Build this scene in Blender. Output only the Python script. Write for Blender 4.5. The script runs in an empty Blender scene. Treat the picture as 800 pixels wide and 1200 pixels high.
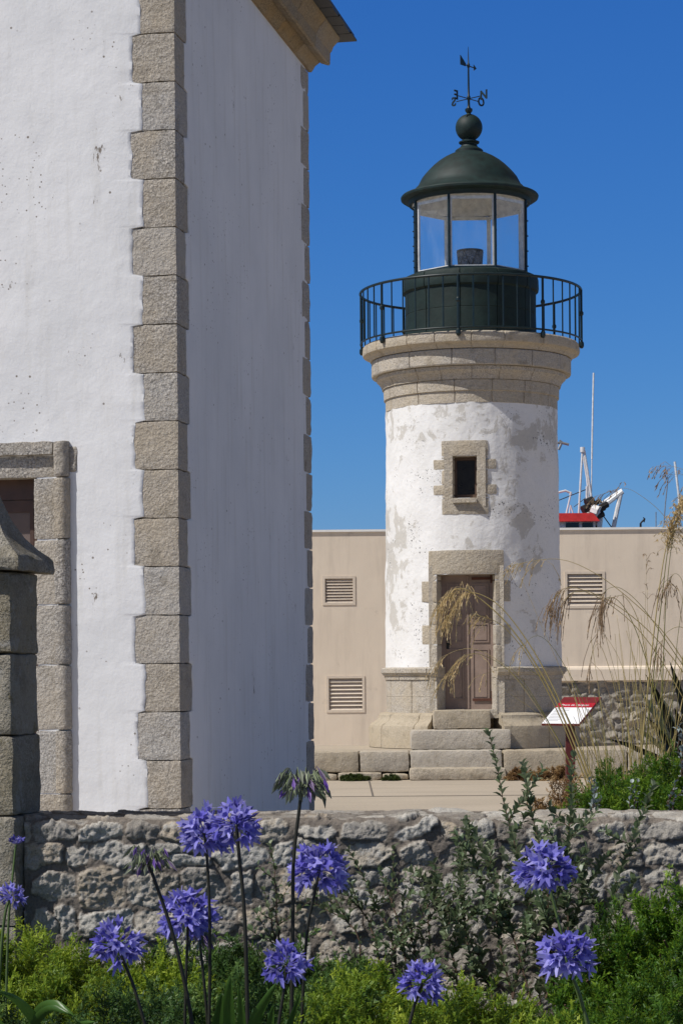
import bpy, bmesh, math, random
import numpy as np
from mathutils import Vector, Matrix, noise, Quaternion
random.seed(7); rng = np.random.default_rng(11)
S = bpy.context.scene; C = S.collection
PI = math.pi; R = math.radians
F, HY, ZE, ROLL = 2600.0, 786.0, 1.5, 0.0085

# ------------------------------------------------------------------ placement helpers
def at(px, py, Y):
    """a point of the place at distance Y that the photograph shows at px, py"""
    u, v = px-400, HY-py
    c, s = math.cos(ROLL), math.sin(ROLL)
    u, v = u*c+v*s, v*c-u*s
    return Vector((u/F*Y, Y, ZE+v/F*Y))

# ------------------------------------------------------------------ materials
class NT:
    def __init__(s, name):
        s.m = bpy.data.materials.new(name); s.m.use_nodes = True
        s.t = s.m.node_tree; s.n = s.t.nodes; s.bsdf = s.n['Principled BSDF']; s.out = s.n['Material Output']
    def new(s, typ, **kw):
        n = s.n.new(typ)
        for k, v in kw.items():
            if hasattr(n, k): setattr(n, k, v)
        return n
    def link(s, a, b): s.t.links.new(a, b)
    def setin(s, node, key, v):
        if isinstance(v, bpy.types.NodeSocket): s.link(v, node.inputs[key])
        else: node.inputs[key].default_value = v
    def coord(s, kind='Object', scale=(1,1,1)):
        tc = s.new('ShaderNodeTexCoord'); mp = s.new('ShaderNodeMapping'); s.link(tc.outputs[kind], mp.inputs[0])
        mp.inputs['Scale'].default_value = scale; return mp.outputs[0]
    def noise(s, vec, scale, detail=4, rough=.55, dist=0):
        n = s.new('ShaderNodeTexNoise'); s.link(vec, n.inputs['Vector'])
        n.inputs['Scale'].default_value = scale; n.inputs['Detail'].default_value = detail
        n.inputs['Roughness'].default_value = rough; n.inputs['Distortion'].default_value = dist
        return n.outputs['Fac']
    def voro(s, vec, scale, feature='F1', out='Distance'):
        n = s.new('ShaderNodeTexVoronoi'); n.feature = feature; s.link(vec, n.inputs['Vector']); n.inputs['Scale'].default_value = scale
        return n.outputs[out]
    def ramp(s, fac, stops, interp='LINEAR'):
        r = s.new('ShaderNodeValToRGB'); s.link(fac, r.inputs[0]); cr = r.color_ramp; cr.interpolation = interp
        while len(cr.elements) < len(stops): cr.elements.new(.5)
        for e, (p, c) in zip(cr.elements, stops):
            e.position = p; e.color = (*c, 1) if hasattr(c, '__len__') else (c, c, c, 1)
        return r.outputs[0]
    def mix(s, fac, a, b, blend='MIX'):
        n = s.new('ShaderNodeMix'); n.data_type = 'RGBA'; n.blend_type = blend
        for i, v in ((0, fac), (6, a), (7, b)):
            if isinstance(v, bpy.types.NodeSocket): s.link(v, n.inputs[i])
            else: n.inputs[i].default_value = (*v, 1) if hasattr(v, '__len__') else v
        return n.outputs[2]
    def math(s, op, a, b=0.0, clamp=False):
        n = s.new('ShaderNodeMath'); n.operation = op; n.use_clamp = clamp
        for i, v in ((0, a), (1, b)):
            if isinstance(v, bpy.types.NodeSocket): s.link(v, n.inputs[i])
            else: n.inputs[i].default_value = v
        return n.outputs[0]
    def attr(s, name, out='Fac'):
        n = s.new('ShaderNodeAttribute'); n.attribute_name = name; return n.outputs[out]
    def objrand(s): return s.new('ShaderNodeObjectInfo').outputs['Random']
    def bump(s, h, strength=.5, dist=.01, prev=None):
        b = s.new('ShaderNodeBump'); s.link(h, b.inputs['Height']); b.inputs['Strength'].default_value = strength
        b.inputs['Distance'].default_value = dist
        if prev is not None: s.link(prev, b.inputs['Normal'])
        return b.outputs[0]
    def done(s, col, rough=.8, normal=None, metal=0, spec=.3):
        s.setin(s.bsdf, 'Base Color', col if isinstance(col, bpy.types.NodeSocket) else (*col, 1))
        s.setin(s.bsdf, 'Roughness', rough); s.bsdf.inputs['Metallic'].default_value = metal
        s.bsdf.inputs['Specular IOR Level'].default_value = spec
        if normal is not None: s.link(normal, s.bsdf.inputs['Normal'])
        return s.m

def granite(name, base, dark, warm, speck=160, bstr=.9, bdist=.006, rough_scale=38, lichen=.0):
    t = NT(name); v = t.coord()
    ofs = t.new('ShaderNodeVectorMath'); ofs.operation = 'ADD'; t.link(v, ofs.inputs[0])
    cmb = t.new('ShaderNodeCombineXYZ'); r = t.objrand()
    t.link(t.math('MULTIPLY', r, 37.0), cmb.inputs[0]); t.link(cmb.outputs[0], ofs.inputs[1]); v = ofs.outputs[0]
    g = t.noise(v, speck, 3, .7)
    n1 = t.noise(v, rough_scale, 5, .65); n2 = t.noise(v, 3.2, 4, .6)
    col = t.mix(t.ramp(g, [(.36, 0.), (.62, 1.)]), dark, base)
    col = t.mix(t.ramp(n2, [(.42, 0.), (.68, .75)]), col, warm)
    col = t.mix(t.ramp(n1, [(.3, .45), (.5, 0.)]), col, tuple(c*.45 for c in base))
    r2 = t.math('FRACT', t.math('MULTIPLY', r, 7.31))
    col = t.mix(t.math('MULTIPLY', t.ramp(r, [(.35, 0.), (1, 1.)]), .5), col, warm)
    col = t.mix(t.ramp(r2, [(.0, .38), (.35, 0.)]), col, (.50, .49, .47)); col = t.mix(t.ramp(r2, [(.7, .0), (1., .35)]), col, tuple(c*.55 for c in base))
    blot = t.noise(v, 6.5, 5, .65); col = t.mix(t.ramp(blot, [(.55, 0.), (.66, .45)]), col, tuple(c*.5 for c in warm))
    if lichen:
        l = t.noise(v, 9, 6, .7); col = t.mix(t.ramp(l, [(.56, 0.), (.62, lichen)]), col, (.42, .40, .36))
        l2 = t.noise(v, 14, 6, .7, .5); col = t.mix(t.ramp(l2, [(.60, 0.), (.66, .6)]), col, (.16, .13, .04))
    nb = t.bump(n1, bstr, bdist*2); nb = t.bump(g, bstr*.8, bdist*.6, nb)
    return t.done(col, .85, nb)

def plain(name, col, rough=.5, metal=0, var=.25, scale=12, bstr=.15, bdist=.003):
    t = NT(name); v = t.coord(); n = t.noise(v, scale, 5, .6)
    c = t.mix(t.ramp(n, [(.3, 0.), (.7, 1.)]), tuple(x*(1-var) for x in col), tuple(min(1, x*(1+var*.5)) for x in col))
    return t.done(c, rough, t.bump(n, bstr, bdist), metal, .4)

def M_house_plaster():
    t = NT('white_house_render'); v = t.coord()
    n = t.noise(v, 1.3, 6, .6); f = t.noise(v, 60, 4, .6); st = t.noise(t.coord(scale=(7, 7, .7)), 1.6, 5, .6)
    col = t.mix(t.ramp(n, [(.35, 0.), (.7, 1.)]), (.80, .80, .80), (.70, .705, .71))
    col = t.mix(t.ramp(st, [(.52, 0.), (.75, .55)]), col, (.62, .61, .58))
    s1 = t.voro(v, 26); clus = t.noise(v, 2.1, 4, .6)
    spots = t.math('MULTIPLY', t.ramp(s1, [(.10, 1.), (.17, 0.)]), t.ramp(clus, [(.54, 0.), (.62, 1.)]))
    s2 = t.voro(v, 9); sp2 = t.math('MULTIPLY', t.ramp(s2, [(.05, 1.), (.085, 0.)]), t.ramp(t.noise(v, 4, 2), [(.45, 0.), (.55, 1.)]))
    s3 = t.noise(t.coord(scale=(1, 1, .35)), 5.5, 6, .72); sp3 = t.ramp(s3, [(.672, 0.), (.70, 1.)])
    spots = t.math('MAXIMUM', t.math('MAXIMUM', spots, sp2), sp3)
    col = t.mix(spots, col, (.22, .19, .16))
    nb = t.bump(t.noise(v, 4.5, 5, .5), .35, .03); nb = t.bump(f, .35, .004, nb)
    nb = t.bump(spots, -.6, .006, nb)
    return t.done(col, .85, nb)

def M_tower_plaster():
    t = NT('worn_tower_whitewash'); v = t.coord()
    w = t.noise(v, 3.0, 7, .68, .6); w2 = t.noise(v, 1.25, 3, .5)
    patch = t.ramp(t.math('ADD', t.math('ADD', t.math('MULTIPLY', w, .52), t.math('MULTIPLY', w2, .46)), t.math('MULTIPLY', t.noise(v, 15, 6, .75), .10)), [(.582, 0.), (.604, 1.)])
    fine = t.noise(v, 22, 6, .7)
    thin = t.ramp(fine, [(.5, 0.), (.68, .5)])
    col = t.mix(t.ramp(w2, [(.35, 0.), (.7, 1.)]), (.82, .81, .79), (.74, .73, .70))
    col = t.mix(t.math('MULTIPLY', thin, .35), col, (.55, .50, .42))
    col = t.mix(t.math('MULTIPLY', patch, .72), col, t.mix(fine, (.37, .345, .30), (.62, .585, .52)))
    dots = t.math('MULTIPLY', t.ramp(t.noise(v, 34, 3, .6), [(.62, 0.), (.65, 1.)]), t.ramp(t.noise(v, 1.9, 3, .6), [(.52, 0.), (.6, 1.)]))
    col = t.mix(dots, col, (.05, .05, .045))
    nb = t.bump(t.noise(v, 9, 6, .6), .5, .022); nb = t.bump(patch, -.5, .012, nb); nb = t.bump(fine, .4, .006, nb)
    return t.done(col, .8, nb)

def M_harbour_wall():
    t = NT('beige_wall_paint'); v = t.coord(); n = t.noise(v, .7, 5, .6); f = t.noise(v, 45, 3, .6)
    st = t.noise(t.coord(scale=(3, 3, .35)), 1.5, 5, .65)
    col = t.mix(t.ramp(n, [(.3, 0.), (.7, 1.)]), (.72, .615, .49), (.80, .69, .55))
    col = t.mix(t.ramp(st, [(.48, 0.), (.75, .6)]), col, (.56, .475, .38)); sp = t.noise(v, 2.2, 6, .7); col = t.mix(t.ramp(sp, [(.60, 0.), (.66, .35)]), col, (.50, .42, .335))
    nb = t.bump(f, .3, .004); nb = t.bump(t.noise(v, 3, 4), .3, .02, nb)
    return t.done(col, .85, nb)

def M_rubble(name, s1, s2, s3, mort, lichen=.6, fine=1.0):
    t = NT(name); v = t.coord(); m = t.attr('stone'); r = t.attr('rnd')
    g = t.noise(v, 150*fine, 4, .7); md = t.noise(v, 28*fine, 6, .7); lg = t.noise(v, 7*fine, 5, .6)
    st = t.ramp(r, [(0, s1), (.45, s2), (.8, s3), (.9, tuple(c*1.1 for c in s2)), (1, s1)])
    st = t.mix(t.ramp(md, [(.45, 0.), (.65, lichen)]), st, (.47, .46, .43))
    st = t.mix(t.ramp(lg, [(.58, 0.), (.7, .5)]), st, (.30, .24, .16))
    mo = t.mix(t.ramp(lg, [(.35, 0.), (.7, 1.)]), mort, tuple(c*.68 for c in mort))
    st = t.mix(t.math('MULTIPLY', t.ramp(r, [(.0, 1.), (.38, 0.)]), t.ramp(md, [(.35, .3), (.6, .95)])), st, mo)
    col = t.mix(m, mo, st)
    col = t.mix(t.ramp(g, [(.3, .55), (.52, 0.)]), col, (.07, .065, .055))
    nb = t.bump(md, .9, .010); nb = t.bump(g, .9, .005, nb)
    return t.done(col, .92, nb)

def M_ground():
    t = NT('pale_concrete_paving'); v = t.coord(); n = t.noise(v, .35, 6, .6); f = t.noise(v, 30, 4, .7)
    st = t.noise(t.coord(scale=(.25, 2.5, 1)), .9, 5, .65)
    col = t.mix(t.ramp(n, [(.35, 0.), (.7, 1.)]), (.42, .36, .28), (.50, .43, .34))
    col = t.mix(t.ramp(st, [(.5, 0.), (.75, .5)]), col, (.29, .25, .205))
    col = t.mix(t.ramp(f, [(.35, .25), (.55, 0.)]), col, (.2, .17, .13))
    return t.done(col, .9, t.bump(f, .5, .006))

def M_leaf(name, stops, trans=.25, rough=.55, attr='var', spec=.35, tcol=None):
    t = NT(name); c = t.ramp(t.attr(attr), stops)
    t.done(c, rough, None, 0, spec)
    tr = t.new('ShaderNodeBsdfTranslucent')
    t.link(t.mix(.5, c, tcol or tuple(min(1, x*1.6) for x in stops[-1][1])), tr.inputs[0])
    mx = t.new('ShaderNodeMixShader'); mx.inputs[0].default_value = trans
    t.link(t.bsdf.outputs[0], mx.inputs[1]); t.link(tr.outputs[0], mx.inputs[2]); t.link(mx.outputs[0], t.out.inputs[0])
    return t.m

def M_glass():
    t = NT('lantern_glass'); tr = t.new('ShaderNodeBsdfTransparent'); tr.inputs[0].default_value = (.985, .99, .99, 1)
    gl = t.new('ShaderNodeBsdfGlossy'); gl.inputs['Roughness'].default_value = .03
    df = t.new('ShaderNodeBsdfDiffuse'); df.inputs[0].default_value = (.8, .85, .9, 1)
    v = t.coord(scale=(1, 1, .4)); n = t.noise(v, 4, 4, .6)
    m1 = t.new('ShaderNodeMixShader'); t.link(t.ramp(n, [(.4, .006), (.7, .05)]), m1.inputs[0])
    fr = t.new('ShaderNodeLayerWeight'); fr.inputs[0].default_value = .5
    m2 = t.new('ShaderNodeMixShader'); t.link(t.math('MULTIPLY', t.math('POWER', fr.outputs[1], 3.0), .6), m2.inputs[0])
    t.link(tr.outputs[0], m1.inputs[1]); t.link(df.outputs[0], m1.inputs[2])
    t.link(m1.outputs[0], m2.inputs[1]); t.link(gl.outputs[0], m2.inputs[2]); t.link(m2.outputs[0], t.out.inputs[0])
    return t.m

M = dict(
 quoin=granite('quoin_granite', (.60, .56, .50), (.19, .175, .155), (.48, .41, .31), 80, 1.0, .010),
 pier=granite('pier_granite', (.46, .43, .37), (.16, .15, .12), (.34, .29, .19), 120, 1.0, .010, 30, .7),
 corn=granite('cornice_granite', (.40, .36, .30), (.18, .16, .13), (.33, .26, .17), 70, .9, .006),
 ocorn=granite('ochre_eaves_granite', (.42, .33, .21), (.18, .14, .09), (.42, .29, .14), 80, .9, .008),
 tcorn=granite('tower_granite', (.60, .545, .46), (.27, .24, .20), (.50, .42, .30), 60, 1.0, .010, 20),
 step=granite('step_granite', (.56, .49, .385), (.30, .26, .20), (.46, .385, .27), 60, .8, .008, 14),
 dress=granite('dressing_granite', (.60, .54, .44), (.30, .26, .21), (.50, .42, .30), 60, 1.0, .010, 24),
 hplaster=M_house_plaster(), tplaster=M_tower_plaster(), hwall=M_harbour_wall(), ground=M_ground(),
 green=plain('dark_green_paint', (.008, .024, .022), .62, 0, .5, 7, .35, .006),
 greenmas=plain('green_painted_masonry', (.006, .020, .017), .7, 0, .35, 5, .6, .02),
 iron=plain('painted_iron', (.008, .020, .022), .4),
 slate=plain('slate_roof', (.035, .04, .05), .6), white=plain('white_frame_paint', (.80, .80, .78), .5),
 ceil=plain('white_ceiling_lining', (.85, .84, .80), .7),
 door=plain('mauve_brown_door_paint', (.29, .215, .175), .55, 0, .2, 6, .25, .004),
 hdoor=plain('grey_brown_door_paint', (.16, .12, .105), .55, 0, .15, 5), hframe=plain('reddish_brown_frame_paint', (.09, .05, .035), .5),
 wframe=plain('weathered_brown_wood', (.12, .075, .05), .6), dark=plain('dark_window_glass', (.012, .014, .016), .12),
 lens=None, glass=M_glass(), rust=plain('rusty_iron', (.10, .035, .02), .7), brass=plain('dull_brass', (.25, .13, .08), .45, .6),
 louvre=plain('louvre_paint', (.70, .60, .48), .7, 0, .1), boatw=plain('white_boat_paint', (.78, .78, .76), .35), boatr=plain('red_boat_paint', (.50, .03, .03), .4),
 boatb=plain('blue_hull_paint', (.03, .09, .25), .35), steel=plain('grey_steel', (.35, .36, .37), .4, .5), blk=plain('black_gear', (.02, .02, .022), .5),
 signred=plain('sign_red', (.42, .012, .03), .35, 0, .1), signdk=plain('sign_dark_red', (.16, .012, .016), .5), signw=plain('sign_white', (.80, .81, .83), .35, 0, .04),
 signp=plain('sign_post_red_brown', (.10, .018, .015), .45), soil=plain('dark_garden_soil', (.045, .035, .025), .95, 0, .4, 14, .8, .02),
 water=plain('harbour_water', (.01, .05, .08), .08), joint=plain('dark_joint', (.16, .14, .12), .9),
 topcap=plain('wall_capping', (.85, .84, .80), .7, 0, .06), red=plain('light_base_red', (.30, .10, .08), .5),
)
def _lens():
    t = NT('lens_glass'); g = t.new('ShaderNodeBsdfGlass'); g.inputs['IOR'].default_value = 1.3; g.inputs['Roughness'].default_value = .2
    g.inputs['Color'].default_value = (.7, .72, .76, 1); d = t.new('ShaderNodeBsdfDiffuse'); 
    v = t.coord(); n = t.noise(v, 14, 4, .7, 1.5); t.link(t.ramp(n, [(.4, (.06, .07, .08)), (.6, (.28, .28, .30))]), d.inputs[0])
    m = t.new('ShaderNodeMixShader'); m.inputs[0].default_value = .85; t.link(g.outputs[0], m.inputs[1]); t.link(d.outputs[0], m.inputs[2])
    t.link(m.outputs[0], t.out.inputs[0]); return t.m
M['lens'] = _lens()

# ------------------------------------------------------------------ objects
def tag(o, label=None, cat=None, group=None, kind=None):
    for k, v in (('label', label), ('category', cat), ('group', group), ('kind', kind)):
        if v: o[k] = v
    return o
def empty(name, loc, label, cat, group=None):
    o = bpy.data.objects.new(name, None); C.objects.link(o); o.location = loc; o.empty_display_size = .2
    return tag(o, label, cat, group)
def root_loc(o):
    v = Vector((0, 0, 0))
    while o is not None: v = v + o.location; o = o.parent
    return v
def obj(name, me, mat, parent=None, smooth=False):
    """link a mesh given in world coordinates as one object under its parent"""
    me.name = name
    if mat is not None and not len(me.materials): me.materials.append(mat)
    o = bpy.data.objects.new(name, me); C.objects.link(o)
    if parent is not None:
        me.transform(Matrix.Translation(-root_loc(parent))); o.parent = parent
    if smooth: me.polygons.foreach_set('use_smooth', [True]*len(me.polygons))
    return o

class MB:
    def __init__(s): s.v = []; s.f = []
    def face(s, pts): i = len(s.v); s.v += [tuple(p) for p in pts]; s.f.append(tuple(range(i, i+len(pts))))
    def hexa(s, p):
        """p: eight corners, bottom ring then top ring"""
        i = len(s.v); s.v += [tuple(q) for q in p]
        for f in ((0,3,2,1),(4,5,6,7),(0,1,5,4),(1,2,6,5),(2,3,7,6),(3,0,4,7)): s.f.append(tuple(i+k for k in f))
    def box(s, x0, x1, y0, y1, z0, z1, fr=None):
        P = [(x0,y0,z0),(x1,y0,z0),(x1,y1,z0),(x0,y1,z0),(x0,y0,z1),(x1,y0,z1),(x1,y1,z1),(x0,y1,z1)]
        if fr: P = [fr(*p) for p in P]
        s.hexa(P)
    def tube(s, pts, rad, n=6, cap=True):
        pts = [Vector(p) for p in pts]
        if not hasattr(rad, '__len__'): rad = [rad]*len(pts)
        base = len(s.v); up = Vector((.3, .2, .93)); rings = []
        for k, p in enumerate(pts):
            d = (pts[min(k+1, len(pts)-1)]-pts[max(k-1, 0)]).normalized()
            a = d.cross(up); a = a.normalized() if a.length > 1e-4 else Vector((1,0,0)); b = d.cross(a).normalized()
            rings.append(len(s.v))
            for j in range(n): t = 2*PI*j/n; s.v.append(tuple(p+(a*math.cos(t)+b*math.sin(t))*rad[k]))
        for k in range(len(pts)-1):
            for j in range(n): s.f.append((rings[k]+j, rings[k]+(j+1)%n, rings[k+1]+(j+1)%n, rings[k+1]+j))
        if cap: s.f.append(tuple(rings[0]+j for j in range(n))[::-1]); s.f.append(tuple(rings[-1]+j for j in range(n)))
    def lathe(s, prof, cx, cy, n=96, a0=0, a1=2*PI, joints=(), jd=.014, jw=.0048, rough=0, seed=0, cap=False):
        """prof: (r, z) pairs, bottom to top; joints: angles of vertical grooves; angle 0 faces the camera, positive to the right"""
        full = abs(a1-a0-2*PI) < 1e-6
        joints = [j for j in joints if full or a0+.03 < j < a1-.03]
        A = [(a0+(a1-a0)*k/n, 0) for k in range(n+(0 if full else 1))]
        for j in joints:
            A = [q for q in A if abs(q[0]-j) > jw*2.2]; A += [(j-jw*1.6, 0), (j-jw*.4, 1), (j+jw*.4, 1), (j+jw*1.6, 0)]
        A.sort(); base = len(s.v); m = len(A)
        for (r, z) in prof:
            for (a, g) in A:
                rr = r-(jd if g else 0)
                if rough: rr += rough*noise.fractal(Vector((r*math.sin(a)*4+seed, r*math.cos(a)*4, z*4)), .8, 2.1, 4)
                s.v.append((cx+rr*math.sin(a), cy-rr*math.cos(a), z))
        for i in range(len(prof)-1):
            for j in range(m if full else m-1):
                k = (j+1) % m; s.f.append((base+i*m+j, base+i*m+k, base+(i+1)*m+k, base+(i+1)*m+j))
        if cap and full: s.f.append(tuple(base+j for j in range(m))[::-1]); s.f.append(tuple(base+(len(prof)-1)*m+j for j in range(m)))
    def mesh(s, name='m', fix=True):
        me = bpy.data.meshes.new(name); me.from_pydata(s.v, [], s.f); me.update()
        if fix:
            bm = bmesh.new(); bm.from_mesh(me); bmesh.ops.remove_doubles(bm, verts=bm.verts, dist=1e-5)
            bmesh.ops.recalc_face_normals(bm, faces=bm.faces); bm.to_mesh(me); bm.free()
        return me
    def build(s, name, mat, parent=None, smooth=False, auto=None, fix=True):
        o = obj(name, s.mesh(name, fix), mat, parent, smooth)
        if auto: autosmooth(o.data, auto)
        return o
def autosmooth(me, deg):
    bm = bmesh.new(); bm.from_mesh(me)
    for f in bm.faces: f.smooth = True
    for e in bm.edges:
        e.smooth = not (len(e.link_faces) == 2 and e.calc_face_angle(0) > R(deg))
    bm.to_mesh(me); bm.free()

def rough_block(dims, place, name, mat, parent, cell=.035, amp=.006, rnd=.012, seed=0, warp=0.):
    """a stone: box 0..dims, worn edges and uneven faces; place maps local (a,b,c) to the world"""
    nx, ny, nz = [max(2, min(40, int(round(d/cell)))) for d in dims]
    bm = bmesh.new(); V = {}
    def vert(i, j, k):
        if (i, j, k) not in V:
            p = Vector((dims[0]*i/nx, dims[1]*j/ny, dims[2]*k/nz))
            d = Vector([(-1 if q == 0 else 1 if q == n else 0) for q, n in ((i, nx), (j, ny), (k, nz))])
            e = sum(1 for q in d if q)
            wear = rnd*(.6+.8*abs(noise.noise(p*9+Vector((seed, 3, 1)))))*(0, 0, .42, .6)[e]
            p2 = p-d*wear if e > 1 else p.copy()
            nn = Vector((noise.noise(p*16+Vector((seed*3.1, 0, 0))), noise.noise(p*16+Vector((0, seed*1.7, 9))), noise.noise(p*16+Vector((5, 0, seed*2.3)))))
            lo = Vector((noise.noise(p*3.3+Vector((seed*1.3, 0, 2))), noise.noise(p*3.3+Vector((4, seed, 2))), noise.noise(p*3.3+Vector((4, 7, seed)))))
            p2 += nn*amp+lo*warp
            V[(i, j, k)] = bm.verts.new(place(*p2))
        return V[(i, j, k)]
    for i in range(nx):
        for j in range(ny):
            for k in (0, nz): bm.faces.new([vert(i, j, k), vert(i+1, j, k), vert(i+1, j+1, k), vert(i, j+1, k)])
    for i in range(nx):
        for k in range(nz):
            for j in (0, ny): bm.faces.new([vert(i, j, k), vert(i+1, j, k), vert(i+1, j, k+1), vert(i, j, k+1)])
    for j in range(ny):
        for k in range(nz):
            for i in (0, nx): bm.faces.new([vert(i, j, k), vert(i, j+1, k), vert(i, j+1, k+1), vert(i, j, k+1)])
    bmesh.ops.recalc_face_normals(bm, faces=bm.faces)
    me = bpy.data.meshes.new(name); bm.to_mesh(me); bm.free()
    o = obj(name, me, mat, parent); autosmooth(o.data, 38); return o

def holed_wall(mb, fr, us, zs, holes, d0, d1):
    """wall in the u-z plane between depths d0 (front) and d1 with rectangular holes; fr(u, d, z) -> world"""
    U = sorted(set(us+[h[0] for h in holes]+[h[1] for h in holes])); Z = sorted(set(zs+[h[2] for h in holes]+[h[3] for h in holes]))
    for i in range(len(U)-1):
        for k in range(len(Z)-1):
            u0, u1, z0, z1 = U[i], U[i+1], Z[k], Z[k+1]; cu, cz = (u0+u1)/2, (z0+z1)/2
            if any(h[0] < cu < h[1] and h[2] < cz < h[3] for h in holes): continue
            for d in (d0, d1): mb.face([fr(u0, d, z0), fr(u1, d, z0), fr(u1, d, z1), fr(u0, d, z1)])
    for (a, b, c, e) in holes+[(U[0], U[-1], Z[0], Z[-1])]:
        for q in (((a, c), (b, c)), ((a, e), (b, e)), ((a, c), (a, e)), ((b, c), (b, e))):
            (u0, z0), (u1, z1) = q; mb.face([fr(u0, d0, z0), fr(u1, d0, z1), fr(u1, d1, z1), fr(u0, d1, z0)])

def text_mesh(txt, size, ext, name):
    cu = bpy.data.curves.new(name, 'FONT'); cu.body = txt; cu.size = size; cu.extrude = ext; cu.align_x = 'CENTER'; cu.align_y = 'CENTER'; cu.resolution_u = 3; cu.offset = .004 if name == 'compass_letter' else 0
    o = bpy.data.objects.new('tmp', cu); C.objects.link(o); bpy.context.view_layer.update()
    me = bpy.data.meshes.new_from_object(o.evaluated_get(bpy.context.evaluated_depsgraph_get()))
    bpy.data.objects.remove(o); return me

# ------------------------------------------------------------------ camera, sun, sky
cam = bpy.data.cameras.new('camera'); co = bpy.data.objects.new('camera', cam); C.objects.link(co); S.camera = co
cam.sensor_fit = 'VERTICAL'; cam.sensor_height = 36; cam.lens = 36*F/1200; cam.shift_y = (HY-600)/1200
cam.clip_start = .1; cam.clip_end = 5000
co.matrix_world = Matrix.Translation((0, 0, ZE)) @ Matrix.Rotation(ROLL, 4, 'Y') @ Matrix.Rotation(PI/2, 4, 'X')
SAZ, SEL = R(-117), R(50)
sd = Vector((math.sin(SAZ)*math.cos(SEL), math.cos(SAZ)*math.cos(SEL), math.sin(SEL)))
sl = bpy.data.lights.new('sun', 'SUN'); sl.energy = 4.2; sl.angle = R(.53); sl.color = (1, .965, .93)
so = bpy.data.objects.new('sun', sl); C.objects.link(so); so.rotation_euler = sd.to_track_quat('Z', 'Y').to_euler(); so.location = (0, 0, 30)
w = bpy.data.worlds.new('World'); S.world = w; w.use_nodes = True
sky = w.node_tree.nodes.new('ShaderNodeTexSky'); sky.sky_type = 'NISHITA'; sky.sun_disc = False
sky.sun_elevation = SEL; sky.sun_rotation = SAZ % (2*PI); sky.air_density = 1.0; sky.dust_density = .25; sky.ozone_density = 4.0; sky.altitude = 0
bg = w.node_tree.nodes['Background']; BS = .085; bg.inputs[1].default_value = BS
# deep, clean Atlantic sky: richer blue per channel than the plain model
_t = w.node_tree; sep = _t.nodes.new('ShaderNodeSeparateColor'); cmb = _t.nodes.new('ShaderNodeCombineColor'); _t.links.new(sky.outputs[0], sep.inputs[0])
for i, (gm, k) in enumerate(((1.45, .58), (1.0, .64), (.62, .86))):
    a = _t.nodes.new('ShaderNodeMath'); a.operation = 'MULTIPLY'; a.inputs[1].default_value = BS; _t.links.new(sep.outputs[i], a.inputs[0])
    b = _t.nodes.new('ShaderNodeMath'); b.operation = 'POWER'; b.inputs[1].default_value = gm; _t.links.new(a.outputs[0], b.inputs[0])
    c = _t.nodes.new('ShaderNodeMath'); c.operation = 'MULTIPLY'; c.inputs[1].default_value = k/BS; _t.links.new(b.outputs[0], c.inputs[0]); _t.links.new(c.outputs[0], cmb.inputs[i])
# unseen upper sky blended to an added warm grey, taking blue from the shade
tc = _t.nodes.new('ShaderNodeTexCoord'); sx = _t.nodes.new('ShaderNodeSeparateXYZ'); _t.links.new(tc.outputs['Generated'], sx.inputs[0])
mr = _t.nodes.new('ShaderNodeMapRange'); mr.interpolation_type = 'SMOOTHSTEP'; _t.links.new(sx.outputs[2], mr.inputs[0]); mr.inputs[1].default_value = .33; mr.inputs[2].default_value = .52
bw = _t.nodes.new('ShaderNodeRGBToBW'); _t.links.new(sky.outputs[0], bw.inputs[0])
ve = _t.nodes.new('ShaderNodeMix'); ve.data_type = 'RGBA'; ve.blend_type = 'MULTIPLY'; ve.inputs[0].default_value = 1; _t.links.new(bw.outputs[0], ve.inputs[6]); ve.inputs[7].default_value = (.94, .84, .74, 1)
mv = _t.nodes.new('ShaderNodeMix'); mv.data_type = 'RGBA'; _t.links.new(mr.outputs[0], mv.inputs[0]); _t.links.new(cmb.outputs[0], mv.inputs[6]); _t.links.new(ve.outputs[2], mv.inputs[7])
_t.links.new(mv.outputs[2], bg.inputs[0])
S.view_settings.view_transform = 'Standard'; S.view_settings.look = 'None'; S.view_settings.exposure = 0; S.view_settings.gamma = 1
S.cycles.max_bounces = 8; S.cycles.transparent_max_bounces = 16; S.cycles.use_denoising = True

# ------------------------------------------------------------------ ground, water
g = MB(); g.face([(-60, -30, 0), (60, -30, 0), (60, 42, 0), (-60, 42, 0)]); tag(g.build('ground', M['ground']), kind='structure')
g = MB(); g.face([(-3000, -3000, -1.2), (3000, -3000, -1.2), (3000, 3000, -1.2), (-3000, 3000, -1.2)]); tag(g.build('water', M['water']), kind='structure')
g = MB(); g.box(-60, 60, 42, 42.4, -3, 0); tag(g.build('quay', M['ground']), kind='structure')
g = MB(); g.box(-8, 6, 26.35, 26.385, .003, .006); [g.box(x, x+.02, 26.386, 30.1, .003, .006) for x in (-3.4, .35, 4.1)]
tag(g.build('paving_joints', M['joint']), kind='structure')

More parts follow.
